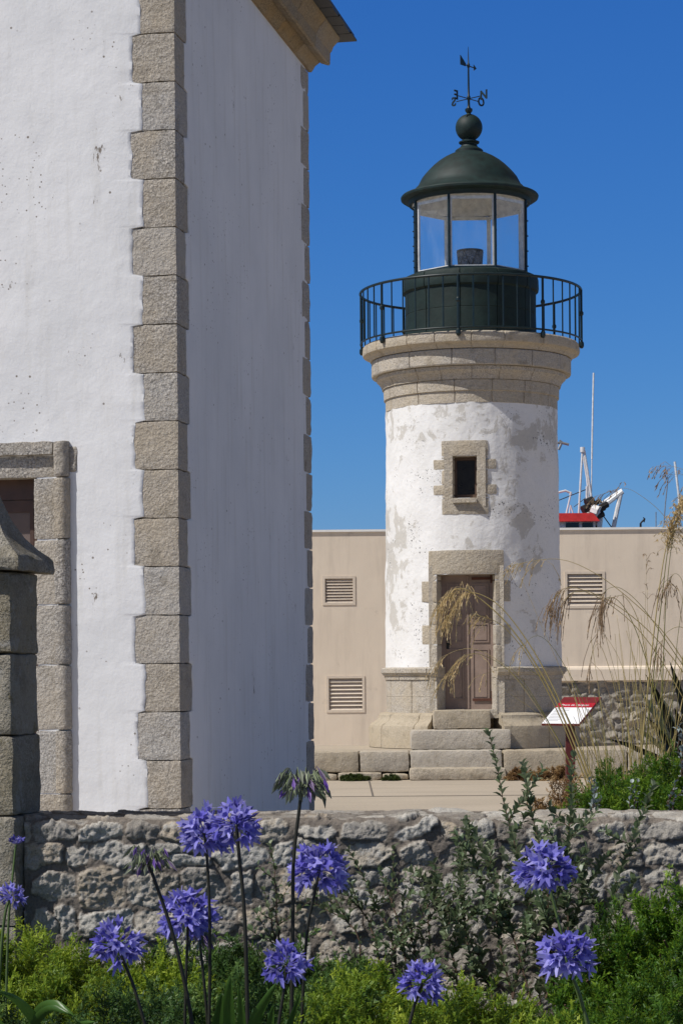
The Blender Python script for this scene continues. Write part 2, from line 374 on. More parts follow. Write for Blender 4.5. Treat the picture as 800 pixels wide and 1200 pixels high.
# ------------------------------------------------------------------ harbour wall behind
WY = 38.5
wl = empty('harbour_wall', (0, WY, 0), 'long smooth beige rendered wall with louvred vents behind the white lighthouse', 'wall')
def wz(py): return ZE+(785-py)/F*WY
def wx(px): return (px-400)/F*WY
fw = lambda u, d, z: (u, WY+d, z)
vents = [(wx(381.5), wx(414), wz(705), wz(677)), (wx(385), wx(424), wz(831), wz(794)), (wx(665), wx(706), wz(711), wz(674))]
mb = MB(); holed_wall(mb, fw, [-14., 2.9, 16.], [-.1, wz(801), wz(622.5)], vents+[(2.9, 15.9, 0., wz(801))], 0, .55)
mb.build('wall_face', M['hwall'], wl)
mb = MB(); mb.box(-14, 16, WY-.03, WY+.58, wz(622.5)+.002, wz(622.5)+.04); mb.build('capping', M['topcap'], wl)
mb = MB(); mb.box(3.2, 16, WY-.07, WY-.003, wz(799), wz(786)); mb.hexa([(3.2,WY-.07,wz(786)),(16,WY-.07,wz(786)),(16,WY-.003,wz(786)),(3.2,WY-.003,wz(786)),(3.2,WY-.05,wz(783.5)),(16,WY-.05,wz(783.5)),(16,WY-.003,wz(782)),(3.2,WY-.003,wz(782))]); mb.build('ledge_band', M['hwall'], wl)
for vi, (a, b, c, e) in enumerate(vents):
    fm = MB(); t = .045
    yo = WY-.012
    for q in ((a-t, b+t, e, e+t), (a-t, b+t, c-t, c), (a-t, a, c, e), (b, b+t, c, e)): fm.box(q[0], q[1], yo, WY+.03 if vi else WY+.01, q[2], q[3])
    fo = fm.build('vent_frame', M['louvre'], wl)
    sm = MB(); n = 8
    for k in range(n):
        z0 = c+(e-c)*k/n; h = (e-c)/n
        sm.hexa([(a,WY+.0,z0),(b,WY+.0,z0),(b,WY+.012,z0),(a,WY+.012,z0),(a,WY+.05,z0+h*.9),(b,WY+.05,z0+h*.9),(b,WY+.062,z0+h*.9),(a,WY+.062,z0+h*.9)])
    sm.box(a, b, WY+.068, WY+.076, c, e)
    sm.build('louvre_slats', M['louvre'], fo)

# rubble sheet: a wall face of irregular stones as real relief
def fnoise(x, y, seed, octs=4, f0=1.0, gain=.55):
    out = np.zeros_like(x); amp = 1; rs = np.random.default_rng(seed); tab = rs.random((256, 256))
    for o in range(octs):
        f = f0*2**o; xi, yi = x*f+17.3*o, y*f+5.1*o; x0, y0 = np.floor(xi).astype(int), np.floor(yi).astype(int)
        tx, ty = xi-x0, yi-y0; tx = tx*tx*(3-2*tx); ty = ty*ty*(3-2*ty)
        a = tab[x0 % 256, y0 % 256]; b = tab[(x0+1) % 256, y0 % 256]; c = tab[x0 % 256, (y0+1) % 256]; d = tab[(x0+1) % 256, (y0+1) % 256]
        out += amp*((a*(1-tx)+b*tx)*(1-ty)+(c*(1-tx)+d*tx)*ty-.5); amp *= gain
    return out
def rubble(L, s_max, rows, wmin, wmax, res, seed, relief, warp, mortar_t, lim=1.18):
    """returns grids s-t with relief height, stone mask, random number per stone"""
    rs = np.random.default_rng(seed); seeds = []
    z = 0
    for h in rows:
        x = -rs.random()*wmax
        while x < L+wmax:
            wd = wmin+(wmax-wmin)*rs.random()**1.3
            if rs.random() < .22 and h > .09*(wmax/.26):
                seeds.append((x+wd/2, z+h*.27, wd, h*.5, rs.random(), rs.random())); seeds.append((x+wd/2, z+h*.77, wd, h*.46, rs.random(), rs.random()))
            else: seeds.append((x+wd/2, z+h*(.45+.1*rs.random()), wd, h*(.85+.25*rs.random()), rs.random(), rs.random()))
            x += wd
        z += h
    nx, ns = int(L/res), int(s_max/res); X, Z = np.meshgrid(np.linspace(0, L, nx), np.linspace(0, s_max, ns), indexing='ij')
    k = 1/ (wmax*.55)
    Xw = X+warp*fnoise(X, Z, seed+1, 4, k*1.3); Zw = Z+warp*.8*fnoise(X, Z, seed+2, 4, k*1.3)
    d1 = np.full(X.shape, 9.); d2 = np.full(X.shape, 9.); rn = np.zeros(X.shape); pr = np.zeros(X.shape); tl = np.zeros(X.shape)
    for (sx, sz, wd, h, r, p) in seeds:
        m = (np.abs(Xw-sx) < wmax*1.6); 
        if not m.any(): continue
        i0, i1 = np.where(m.any(axis=1))[0][[0, -1]]; sl_ = slice(i0, i1+1)
        dx, dz = np.abs(Xw[sl_]-sx)/wd*2, np.abs(Zw[sl_]-sz)/h*2
        a_r = (p*97 % 1-.5)*.5; ux, uz = (Xw[sl_]-sx), (Zw[sl_]-sz)
        dx, dz = np.abs(ux*math.cos(a_r)+uz*math.sin(a_r))/wd*2, np.abs(uz*math.cos(a_r)-ux*math.sin(a_r))/h*2; g1 = 2*PI*(r*53 % 1)
        cutp = np.abs(dx*math.cos(g1)+dz*math.sin(g1)); d = np.maximum((dx**4+dz**4)**.25, cutp*.95+.12)
        tilt_ = np.clip((ux*((r*31 % 1)-.5)*.9+uz*((p*17 % 1)-.5)*1.1)+np.abs(ux*math.cos(g1)+uz*math.sin(g1))*-.12, -.02, .02)*relief/.02
        a1, a2, ar, ap, at_ = d1[sl_], d2[sl_], rn[sl_], pr[sl_], tl[sl_]
        near = d < a1; a2[...] = np.where(near, a1, np.minimum(a2, d)); ar[...] = np.where(near, r, ar); ap[...] = np.where(near, p, ap); at_[...] = np.where(near, tilt_, at_); a1[...] = np.where(near, d, a1)
    e = np.minimum(d2-d1, (lim-d1)*1.3)+.13*fnoise(X, Z, seed+3, 4, k*5)+.22*fnoise(X, Z, seed+9, 3, k*1.2)
    mask = np.clip((e-mortar_t)/.08, 0, 1); mask = mask*mask*(3-2*mask)
    dome = np.clip((e-mortar_t)/.35, 0, 1)**.5; rid = 1-np.abs(fnoise(X, Z, seed+8, 4, k*3.2, .55))*2.2
    hgt = mask*(relief*(.30+.60*pr)*(.72+.28*dome)+tl*.75+relief*.45*(rid-.6))
    cr_ = fnoise(X, Z, seed+7, 4, k*4, .6); hgt += relief*.5*fnoise(X, Z, seed+5, 4, k*2.2, .5)*(.6+.4*mask)+relief*.34*fnoise(X, Z, seed+6, 4, k*10, .7)-relief*.35*np.exp(-(cr_/.03)**2)*(.2+.8*mask)
    tilt = (pr-.5)*relief*.5*(Xw-X+.0)
    return X, Z, hgt+tilt, mask, rn
def sheet(name, P, mask, rn, mat, parent):
    nx, ns = mask.shape; me = bpy.data.meshes.new(name); me.vertices.add(nx*ns); me.vertices.foreach_set('co', P.reshape(-1).astype(np.float32))
    i, j = np.meshgrid(np.arange(nx-1), np.arange(ns-1), indexing='ij'); a = (i*ns+j).ravel()
    q = np.stack([a, a+ns, a+ns+1, a+1], 1).ravel()
    me.loops.add(len(q)); me.loops.foreach_set('vertex_index', q.astype(np.int32)); n = len(q)//4
    me.polygons.add(n); me.polygons.foreach_set('loop_start', np.arange(0, 4*n, 4, dtype=np.int32)); me.polygons.foreach_set('loop_total', np.full(n, 4, dtype=np.int32))
    me.update(calc_edges=True); me.validate()
    for nm, dt in (('stone', mask), ('rnd', rn)):
        at_ = me.attributes.new(nm, 'FLOAT', 'POINT'); at_.data.foreach_set('value', dt.ravel().astype(np.float32))
    return obj(name, me, mat, parent, True)
# stone footing under the beige wall on the right
M['rub2'] = M_rubble('harbour_rubble', (.36, .33, .28), (.29, .26, .22), (.42, .36, .27), (.30, .27, .22), .35, .45)
ztop = wz(801)
X, Z, H, mk, rn = rubble(9.0, ztop+.1, [.14, .17, .15, .18, .14, .16, .15, .16, .14, .12], .14, .42, .02, 5, .035, .05, .10)
P = np.stack([2.95+X, WY+.02-H, Z-.02], -1); sheet('rubble_footing', P, mk, rn, M['rub2'], wl)

# ------------------------------------------------------------------ lighthouse
CX, CY = (554.5-400)/F*32.5, 32.5
TS = F/32.5
def tz(py): return ZE+(785-py)/TS
LH = empty('lighthouse', (CX, CY, .39), 'round white stone lighthouse with dark green lantern, dome and railed gallery', 'lighthouse')
FA = R(-8)                                   # the door and window face a little left of the camera
def lp(r, a, z): return (CX+r*math.sin(a), CY-r*math.cos(a), z)
Z0, Z1 = tz(783), tz(483)
def TR(z): return 1.288+(1.250-1.288)*(z-Z0)/(Z1-Z0)
fdir = Vector((math.sin(FA), -math.cos(FA), 0)); fside = Vector((math.cos(FA), math.sin(FA), 0))
def fp(s, d, z): v = Vector((CX, CY, 0))+fdir*d+fside*s; return (v.x, v.y, z)   # frame of the door: sideways, outwards, up
DW, DZ0, DZ1 = .41, 0, 0
# heights at the front of the tower are a little nearer the camera: use depth 31.25
def fz(py): return ZE+(785-py)*31.25/F
DZ0, DZ1 = fz(832), fz(673)
WW, WZ0, WZ1 = .172, fz(583.5), fz(534.5)
ad, aw = math.asin(DW/1.27), math.asin(WW/1.25)
def tower_shell():
    n = 200; A = sorted(set([round(-PI+2*PI*k/n, 6) for k in range(n)]+[FA-ad, FA+ad, FA-aw, FA+aw]))
    Zs = sorted(set(list(np.linspace(Z0, Z1, 46))+[DZ1, WZ0, WZ1]))
    mb = MB(); m = len(A)
    for z in Zs:
        for a in A:
            r = TR(z)
            edge = (min(abs(a-FA-s*ad) for s in (-1, 1)) < 1e-4 and z < DZ1+.01) or (min(abs(a-FA-s*aw) for s in (-1, 1)) < 1e-4 and WZ0-.01 < z < WZ1+.01)
            if not edge: r += .012*noise.fractal(Vector((r*math.sin(a)*3, r*math.cos(a)*3, z*3)), .8, 2.1, 4)
            mb.v.append(lp(r, a, z))
    for i in range(len(Zs)-1):
        zc = (Zs[i]+Zs[i+1])/2
        for j in range(m):
            k = (j+1) % m; ac = (A[j]+(A[k] if k else A[k]+2*PI))/2
            if abs(ac-FA) < ad and zc < DZ1: continue
            if abs(ac-FA) < aw and WZ0 < zc < WZ1: continue
            mb.f.append((i*m+j, i*m+k, (i+1)*m+k, (i+1)*m+j))
    return mb
tw = tower_shell().build('tower_wall', M['tplaster'], LH, smooth=True)
# reveals
def reveal(hw, z0, z1, depth, name, mat, parent):
    mb = MB(); R0 = 1.27; f = math.sqrt(R0*R0-hw*hw)
    k = 8
    for s in (-1, 1): mb.box(*( (hw, hw+.12) if s > 0 else (-hw-.12, -hw)), f-depth, f-.004, z0, z1, fp)
    for (a, b) in ((z1, z1+.12), (z0-.12, z0)): mb.box(-hw-.12, hw+.12, f-depth, f-.004, a, b, fp)
    return mb.build(name, mat, parent)
rv = reveal(DW, DZ0, DZ1, .30, 'door_reveal', M['dress'], LH)
rv2 = reveal(WW, WZ0, WZ1, .22, 'window_reveal', M['dress'], LH)
# dressed stones round the openings
def curved_block(s0, s1, z0, z1, proud, name, mat, seed, into=.16, rfun=TR, amp=.004):
    w_, h_ = s1-s0, z1-z0
    def pl(a, b, c):
        z = z0+c; a_ = FA+math.asin(max(-.99, min(.99, (s0+a)/rfun(z)))); r = rfun(z)-into+b
        return lp(r, a_, z)
    return rough_block((w_, into+proud, h_), pl, name, mat, LH, .03, amp, .014, seed)
g_ = .006
def surround(zs, inner, outs, lint, sill, nm):
    for i in range(len(zs)-1):
        for s in (-1, 1):
            o = outs[i]*(1 if s < 0 else .98); a, b = (inner, o) if s > 0 else (-o, -inner)
            curved_block(a, b, zs[i]+g_/2, zs[i+1]-g_/2, .012, nm+'_jamb_stone', M['dress'], random.random()*50)
    if lint: curved_block(-lint[0], lint[0], lint[1]+g_/2, lint[2], .016, nm+'_lintel', M['dress'], 3.3)
    if sill: curved_block(-sill[0], sill[0], sill[1], sill[2]-g_/2, .014, nm+'_sill_stone', M['dress'], 8.3)
surround([Z0+.002, fz(755.5), fz(732), fz(705.6), fz(680), DZ1], DW, [.53, .635, .53, .635, .53], (.53, DZ1, fz(644.5)), None, 'door')
surround([WZ0, fz(579.5), fz(567.5), fz(550), fz(537.5), WZ1], WW, [.33, .45, .33, .45, .33], (.33, WZ1, fz(516)), (.33, fz(603), WZ0), 'window')
mb = MB(); mb.box(-.17, .17, 1.20, 1.335, fz(589.5), fz(585.2), fp); mb.build('window_sill', M['dress'], LH)
# door leaf
f0 = math.sqrt(1.27**2-DW**2); dd = f0-.27
mb = MB(); mb.box(-DW, DW, dd-.05, dd, DZ0, DZ1, fp); dr = mb.build('door', M['door'], LH)
def panel(u0, u1, z0, z1):
    p = MB(); t = .018
    for q in ((u0, u1, z1-t, z1), (u0, u1, z0, z0+t), (u0, u0+t, z0+t, z1-t), (u1-t, u1, z0+t, z1-t)): p.box(q[0], q[1], dd+.001, dd+.014, q[2], q[3], fp)
    p.box(u0+.035, u1-.035, dd+.001, dd+.008, z0+.035, z1-.035, fp)
    p.build('door_panel', M['door'], dr)
H_ = DZ1-DZ0
for s in (-1, 1):
    a, b = (.06, .30) if s > 0 else (-.30, -.06)
    panel(a, b, DZ0+.14, DZ0+.86); panel(a, b, DZ0+.95, DZ0+1.22); panel(a, b, DZ0+1.30, DZ1-.12)
mb = MB(); mb.box(-.012, .012, dd+.001, dd+.018, DZ0+.01, DZ1-.01, fp); mb.build('centre_batten', M['door'], dr)
for z in (DZ0+.12, DZ1-.07):
    mb = MB(); mb.box(.06, .35, dd+.0145, dd+.024, z, z+.035, fp); mb.box(.325, .35, dd+.0245, dd+.03, z-.05, z+.14, fp); mb.build('hinge', M['rust'], dr)
mb = MB(); mb.tube([fp(-.29, dd, DZ0+.93), fp(-.29, dd+.05, DZ0+.93), fp(-.24, dd+.055, DZ0+.925)], .012, 8); mb.box(-.31, -.27, dd+.001, dd+.008, DZ0+.86, DZ0+.99, fp); mb.build('handle', M['blk'], dr)
# window
f1 = math.sqrt(1.25**2-WW**2)-.17
mb = MB(); t = .045
for q in ((-WW, WW, WZ1-t, WZ1), (-WW, WW, WZ0, WZ0+t*1.3), (-WW, -WW+t, WZ0+t*1.3, WZ1-t), (WW-t, WW, WZ0+t*1.3, WZ1-t)): mb.box(q[0], q[1], f1-.04, f1, q[2], q[3], fp)
wf = mb.build('window', M['wframe'], LH)
mb = MB(); mb.box(-WW+t, WW-t, f1-.03, f1-.022, WZ0+t*1.3, WZ1-t, fp); mb.build('pane', M['dark'], wf)
mb = MB(); mb.lathe([(1.0, Z0-.5), (.95, Z1)], CX, CY, 48); 
# plinth with door gap: arc from door right edge round to the left edge
gp = math.asin(.43/1.3)
def arc(prof, name, mat, joints=(), n=150, rough=.004, gap=gp, sm=28):
    mb = MB(); mb.lathe(prof, CX, CY, n, FA+gap, FA+2*PI-gap, [FA+gap+.01+j for j in joints], rough=rough)
    # end caps towards the door
    for a in (FA+gap, FA-gap):
        mb.face([lp(r, a, z) for r, z in prof]+[lp(1.0, a, prof[-1][1]), lp(1.0, a, prof[0][1])])
    return mb.build(name, mat, LH, auto=sm)
r_ = lambda px: px/TS
JT = [k*PI/7+.12 for k in range(14)]
arc([(1.28, tz(794)), (r_(104), tz(796)), (r_(104.5), tz(791.5)), (r_(106.5), tz(790.5)), (r_(107), tz(789)), (r_(108.5), tz(788)), (r_(108.5), tz(783.5)), (r_(107), tz(782.5)), (1.27, tz(781.5))], 'plinth_moulding', M['tcorn'], JT)
arc([(r_(102.5), tz(834)), (r_(102.5), tz(816.3)), (r_(102.1), tz(816)), (r_(102.1), tz(815.6)), (r_(102.5), tz(815.3)), (r_(102.5), tz(794.5))], 'plinth_wall', M['tcorn'], [j+.2 for j in JT])
arc([(r_(123), .392), (r_(123), tz(852)), (r_(122), tz(848.5)), (r_(119), tz(846)), (r_(114), tz(843)), (r_(111.5), tz(839.5)), (r_(111), tz(836.5)), (r_(108), tz(834.5)), (r_(104), tz(833.8)), (1.26, tz(833.7))], 'base_moulding', M['step'], [j-.1 for j in JT[1:-1]], gap=.36, rough=.008)
# cornice courses
def ring(prof, name, mat, joints=(), rough=.004, sm=28, n=180, parent=None):
    mb = MB(); mb.lathe(prof, CX, CY, n, -PI, PI, joints, rough=rough); return mb.build(name, mat, parent or LH, auto=sm)
J1 = [R(a) for a in (-158, -121, -95, -62, -38, -22, -3, 14, 37, 60, 97, 130, 165)]; J2 = [R(a) for a in (-140, -100, -70, -40, -14, 10, 33, 58, 90, 120, 150)]
ring([(1.2, tz(484)), (r_(100.3), tz(483.5)), (r_(100.3), tz(470.6)), (r_(102.2), tz(470)), (r_(102.7), tz(458)), (1.2, tz(457.7))], 'lower_cornice_course', M['tcorn'], J2)
ring([(1.2, tz(457.6)), (r_(104.2), tz(457.5)), (r_(104.6), tz(455.5)), (r_(106), tz(452)), (r_(108.5), tz(449)), (r_(110.3), tz(447.5)), (r_(111), tz(443.5)), (1.2, tz(443.3))], 'cavetto_course', M['tcorn'], J1)
ring([(1.2, tz(443.1)), (r_(115.7), tz(442.8)), (r_(116.4), tz(441.5)), (r_(116.4), tz(426)), (r_(115.8), tz(425)), (1.2, tz(424.8))], 'frieze_course', M['tcorn'], J2)
ring([(1.2, tz(424.6)), (r_(117.5), tz(424.3)), (r_(119), tz(421.8)), (r_(122.5), tz(419.2)), (r_(126), tz(418)), (r_(126.8), tz(415.5)), (r_(126.2), tz(408)), (r_(124.5), tz(406.3)), (.5, tz(406))], 'gallery_slab', M['tcorn'], J1)
# lantern drum
zf = tz(406)
Jg = [R(a) for a in (-150, -110, -75, -45, -12, 20, 52, 85, 120)]
ring([(r_(79), zf), (r_(79), zf+.03), (r_(78.5), zf+.07), (r_(76.6), zf+.09), (r_(76.4), tz(371.5)), (r_(76.0), tz(371)), (r_(76.4), tz(370.4)), (r_(76.4), tz(346.5)), (r_(79), tz(344.5)), (r_(79.6), tz(341)), (r_(79.4), tz(331)), (r_(78.2), tz(328)), (r_(75), tz(326.5)), (.5, tz(326.3))], 'lantern_drum', M['greenmas'], Jg, rough=.007)
# glazing: eight sides
RG = .858; GA = [R(21.5+45*k) for k in range(8)]; ZB, ZT = tz(326), tz(240)
def chord(a, b, t): return Vector(lp(RG, a, 0))*(1-t)+Vector(lp(RG, b, 0))*t
for k in range(8):
    a, b = GA[k], GA[(k+1) % 8]; A_, B_ = chord(a, b, 0), chord(a, b, 1); nrm = ((A_+B_)/2-Vector((CX, CY, 0))).normalized(); e = (B_-A_).normalized(); Lc = (B_-A_).length
    fr = lambda s, d, z, A_=A_, e=e, nrm=nrm: tuple(A_+e*s+nrm*d+Vector((0, 0, z)))
    p = MB(); p.box(.03, Lc-.03, -.012, -.007, ZB+.05, ZT-.03, fr); go = p.build('glass_pane', M['glass'], LH)
    p = MB()
    for q in ((.012, Lc-.012, ZB+.02, ZB+.055), (.012, Lc-.012, ZT-.075, ZT-.03), (.012, .042, ZB+.055, ZT-.075), (Lc-.042, Lc-.012, ZB+.055, ZT-.075)): p.box(q[0], q[1], -.045, -.014, q[2], q[3], fr)
    p.build('inner_frame', M['white'], go)
    p = MB(); p.tube([lp(RG+.004, a, ZB), lp(RG+.004, a, ZT+.03)], .020, 8)
    for j in range(5): p.tube([lp(RG+.01, a, ZB+.1+j*(ZT-ZB-.2)/4), lp(RG+.04, a, ZB+.1+j*(ZT-ZB-.2)/4)], .010, 6)
    p.build('mullion', M['iron'], LH)
    p = MB(); p.box(-.008, Lc+.008, -.006, .018, ZB, ZB+.035, fr); p.build('sill_rail', M['iron'], LH)
# dome, rim, ceiling
ring([(.84, ZT-.01), (.885, ZT-.01), (.89, ZT+.02), (.90, tz(236)), (r_(78), tz(235.5)), (r_(80.2), tz(234)), (r_(80.6), tz(232)), (r_(79.5), tz(230.6)), (r_(72), tz(228)), (r_(66), tz(224.5)), (.785, tz(221)), (.76, tz(219.5)),
      (.735, tz(215.5)), (.70, tz(210)), (.655, tz(205.5)), (.60, tz(200.6)), (.53, tz(195)), (.455, tz(190)), (.37, tz(185.5)), (.28, tz(181.8)), (.205, tz(179.8)), (.205, tz(177.2)), (.19, tz(176)), (.13, tz(173)), (.112, tz(170)), (.115, tz(168.8)), (.148, tz(168.3)), (.152, tz(166.8)), (.118, tz(165.8)), (.09, tz(163.8))], 'dome', M['green'], (), .0015, 30, 128)
DM = [o for o in LH.children if o.name.startswith('dome')][0]
ring([(.84, ZT-.01), (.83, ZT+.05), (.72, tz(222)), (.5, tz(203)), (.02, tz(195))], 'ceiling_lining', M['ceil'], (), 0, 30, 64, DM)
zb = tz(150); rb = .197
ring([(.09, tz(165.5))]+[(rb*math.sin(t), zb-rb*math.cos(t)) for t in np.linspace(.48, 2.95, 24)]+[(.03, zb+rb+.012), (.01, zb+rb+.03)], 'ball_finial', M['green'], (), .001, 60, 64, DM)
# weather vane
vz = tz(116)
vm = MB(); vm.lathe([(.03, tz(133)), (.055, tz(130.5)), (.055, tz(128)), (.03, tz(127)), (.02, tz(125)), (.018, tz(118)), (.026, tz(117)), (.026, tz(113.5)), (.016, tz(112)), (.012, tz(80)), (.022, tz(79)), (.022, tz(76)), (.010, tz(74)), (.003, tz(55))], CX, CY, 12)
VN = vm.build('weather_vane', M['iron'], LH, auto=40)
for ch, a in (('N', 45), ('O', 135), ('S', 225), ('E', 315)):
    a = R(a+2); d = Vector((math.sin(a), -math.cos(a), 0))
    am = MB(); am.tube([Vector((CX, CY, vz))+d*.01, Vector((CX, CY, vz))+d*.235], .007, 6); am.build('compass_arm', M['iron'], VN)
    tm = text_mesh(ch, .185, .006, 'compass_letter')
    # letters stand upright in the plane of their arm, read from the outside going sunwise
    X_ = d if ch in 'NO' else d; mtx = Matrix(((X_.x, 0, -X_.y, CX+d.x*.285), (X_.y, 0, X_.x, CY+d.y*.285), (0, 1, 0, vz+.0), (0, 0, 0, 1)))
    if ch in 'SE': X2 = -d; mtx = Matrix(((d.x, 0, -d.y, CX+d.x*.285), (d.y, 0, d.x, CY+d.y*.285), (0, 1, 0, vz), (0, 0, 0, 1)))
    tm.transform(mtx); obj('compass_letter', tm, M['iron'], VN)
ar = Vector((.63, .775, 0)).normalized(); az = tz(77.5); c0 = Vector((CX, CY, az)); zz = Vector((0, 0, 1)); nn = Vector((ar.y, -ar.x, 0))*.005
am = MB(); am.tube([c0-ar*.13, c0+ar*.16], .008, 6)
def plate(pts):
    n = len(pts); i = len(am.v); am.v += [tuple(p+nn) for p in pts]+[tuple(p-nn) for p in pts]
    am.f += [tuple(range(i, i+n)), tuple(range(i+2*n-1, i+n-1, -1))]+[(i+k, i+(k+1) % n, i+n+(k+1) % n, i+n+k) for k in range(n)]
plate([c0-ar*.07+zz*-.02, c0-ar*.20-zz*.02, c0-ar*.20+zz*.12, c0-ar*.12+zz*.06, c0-ar*.07+zz*.02])
plate([c0+ar*.20, c0+ar*.13+zz*.045, c0+ar*.14, c0+ar*.13-zz*.045])
am.build('arrow', M['iron'], VN)
# lamp
ring([(.13, ZB-.02), (.13, tz(321)), (.185, tz(320.5)), (.175, tz(318))], 'lamp_pedestal', M['red'], (), 0, 30, 32)
ring([(.02, tz(317.7)), (.165, tz(317.5)), (.178, tz(312)), (.186, tz(304)), (.186, tz(297.5)), (.175, tz(295)), (.02, tz(294.3))], 'lens', M['lens'], (), .002, 40, 40)
LN = [o for o in LH.children if o.name.startswith('lens')][0]
mb = MB()
for k in range(6): a, b = 2*PI*k/6, 2*PI*(k+.5)/6; mb.tube([lp(.187, a, tz(317)), lp(.190, b, tz(296))], .006, 5); mb.tube([lp(.190, b, tz(296)), lp(.187, b+PI/6, tz(317))], .006, 5)
mb.lathe([(.186, tz(296)), (.195, tz(295.5)), (.195, tz(294)), (.15, tz(293.5))], CX, CY, 32); mb.build('lens_cage', M['blk'], LN)
# gallery railing
RR = 1.61; ztr, zbr = tz(344), tz(403)
def torus(rad, z, tr, n=96, k=8):
    mb = MB(); prof = [(rad+tr*math.cos(2*PI*j/k), z+tr*math.sin(2*PI*j/k)) for j in range(k+1)]; mb.lathe(prof, CX, CY, n); return mb
RL = torus(RR, ztr, .020).build('gallery_railing', M['iron'], LH, smooth=True)
torus(RR, zbr, .014).build('lower_rail', M['iron'], RL, smooth=True)
bme = MB(); bme.tube([(0, -RR, zbr), (0, -RR, ztr)], .0105, 6); bme = bme.mesh('baluster'); bme.materials.append(M['iron'])
pme = MB(); pme.lathe([(.016, ztr), (.018, ztr-.02), (.018, zbr+.42), (.032, zbr+.40), (.032, zbr+.37), (.018, zbr+.35), (.018, zbr-.02), (.034, zbr-.04), (.036, zbr-.09), (.02, zbr-.12), (.002, zbr-.125)], 0, -RR-.004, 10)
pme.box(-.012, .012, -RR, -RR+.14, zbr-.075, zbr-.05); pme = pme.mesh('railing_post'); pme.materials.append(M['iron'])
for k in range(48):
    me = pme if k % 6 == 0 else bme
    o = bpy.data.objects.new('railing_post' if k % 6 == 0 else 'baluster', me); C.objects.link(o); o.parent = RL
    o.location = (0, 0, -LH.location.z); o.rotation_euler = (0, 0, R(-9.5+7.5*k))
# entrance steps (each a block of several stones)
def sbox(x0, x1, y0, y1, z0, z1, name, mat, parent, seed, amp=.008, cell=.06): return rough_block((x1-x0, y1-y0, z1-z0), lambda a, b, c: (x0+a, y0+b, z0+c), name, mat, parent, cell, amp, .03, seed, .006)
def fx(px, Y): return (px-400)/F*Y
sbox(fx(507, 31.02), fx(574.5, 31.02), 31.02, 31.75, .67, DZ0-.002, 'step', M['step'], LH, 1.)
sbox(fx(481, 30.72), fx(598, 30.72), 30.72, 31.5, .394, .665, 'step', M['step'], LH, 2.)

# platform of kerb stones
PF = empty('stone_platform', (1.2, 31, 0), 'low platform edged with long weathered kerb stones under the lighthouse', 'platform')
xs = [-2.2, fx(372, 30.4)-.35, fx(420, 30.4), fx(479, 30.4), fx(588, 30.4), fx(668, 30.4), 3.9, 4.9]
for i in range(len(xs)-1): sbox(xs[i]+.006, xs[i+1]-.006, 30.4, 30.85, .105 if i < 3 else .0, .392+.004*math.sin(i*3), 'kerb_stone', M['step'], PF, 10.+i)
sbox(fx(479, 30.12), fx(592, 30.12), 30.12, 30.5, .0, .165, 'lowest_step', M['step'], PF, 21.)
mb = MB(); mb.box(-2.2, 4.9, 30.851, 33.2, 0, .384); mb.build('platform_top', M['ground'], PF)
for i, (a, b) in enumerate(((-2.2, fx(395, 30.3)), (fx(395, 30.3), fx(447, 30.3)), (fx(447, 30.3), fx(478, 30.3)))): sbox(a, b-.01, 30.28, 30.6, 0, .085+.02*(i % 2), 'footing_stone', M['step'], PF, 31.+i, .012)

# ------------------------------------------------------------------ house
TH = math.atan(517/F); rr = Vector((math.sin(TH), math.cos(TH), 0)); ll = Vector((-math.cos(TH), math.sin(TH), 0))
C1 = Vector(((211-400)/F*13.8, 13.8, 0))
def hp(b, a, z): v = C1+rr*a+ll*b; return (v.x, v.y, z)       # b leftwards along the lit face, a along the shaded side, z up
HS = empty('house', C1, 'tall white rendered house with granite corner stones and stone eaves', 'house')
LA, LB, EZ = 3.956, 6.5, 1.5+(785-83)/147.0
pl = -.006
hz = lambda py: ZE+(786-py+1.6)*13.85/F
dR, dT = None, None
def hb(px, py=700, a=0.0):      # distance b along the lit face at photo column px
    u = (px-400)+(786-py)*ROLL; k = u/F
    # X = C1x + rr.x a + ll.x b ; Y = C1y + rr.y a + ll.y b ; X = kY
    return (k*(C1.y+rr.y*a)-C1.x-rr.x*a)/(ll.x-k*ll.y)
DB0, DB1 = hb(41.5), hb(41.5)+1.0; DTOP = hz(557)
mb = MB(); holed_wall(mb, lambda u, d, z: hp(u, d, z), [.42, LB], [0., EZ], [(DB0-.02, DB1+.02, -.0, DTOP+.02)], pl, .45); mb.build('front_wall', M['hplaster'], HS)
mb = MB(); holed_wall(mb, lambda u, d, z: hp(d, u, z), [.42, LA-.1], [0., EZ+.05], [], pl, .45); mb.build('side_wall', M['hplaster'], HS)
mb = MB(); mb.box(LB-.02, LB+.4, .01, LA, 0, EZ, hp); mb.box(.02, LB, LA-.42, LA-.012, 0, EZ, hp); mb.build('rear_wall', M['hplaster'], HS)
QO = []
zq = [hz(40+56.7*j) for j in range(-5, 20)]
zq = [z for z in zq if z > -.3 and z < EZ+.3]
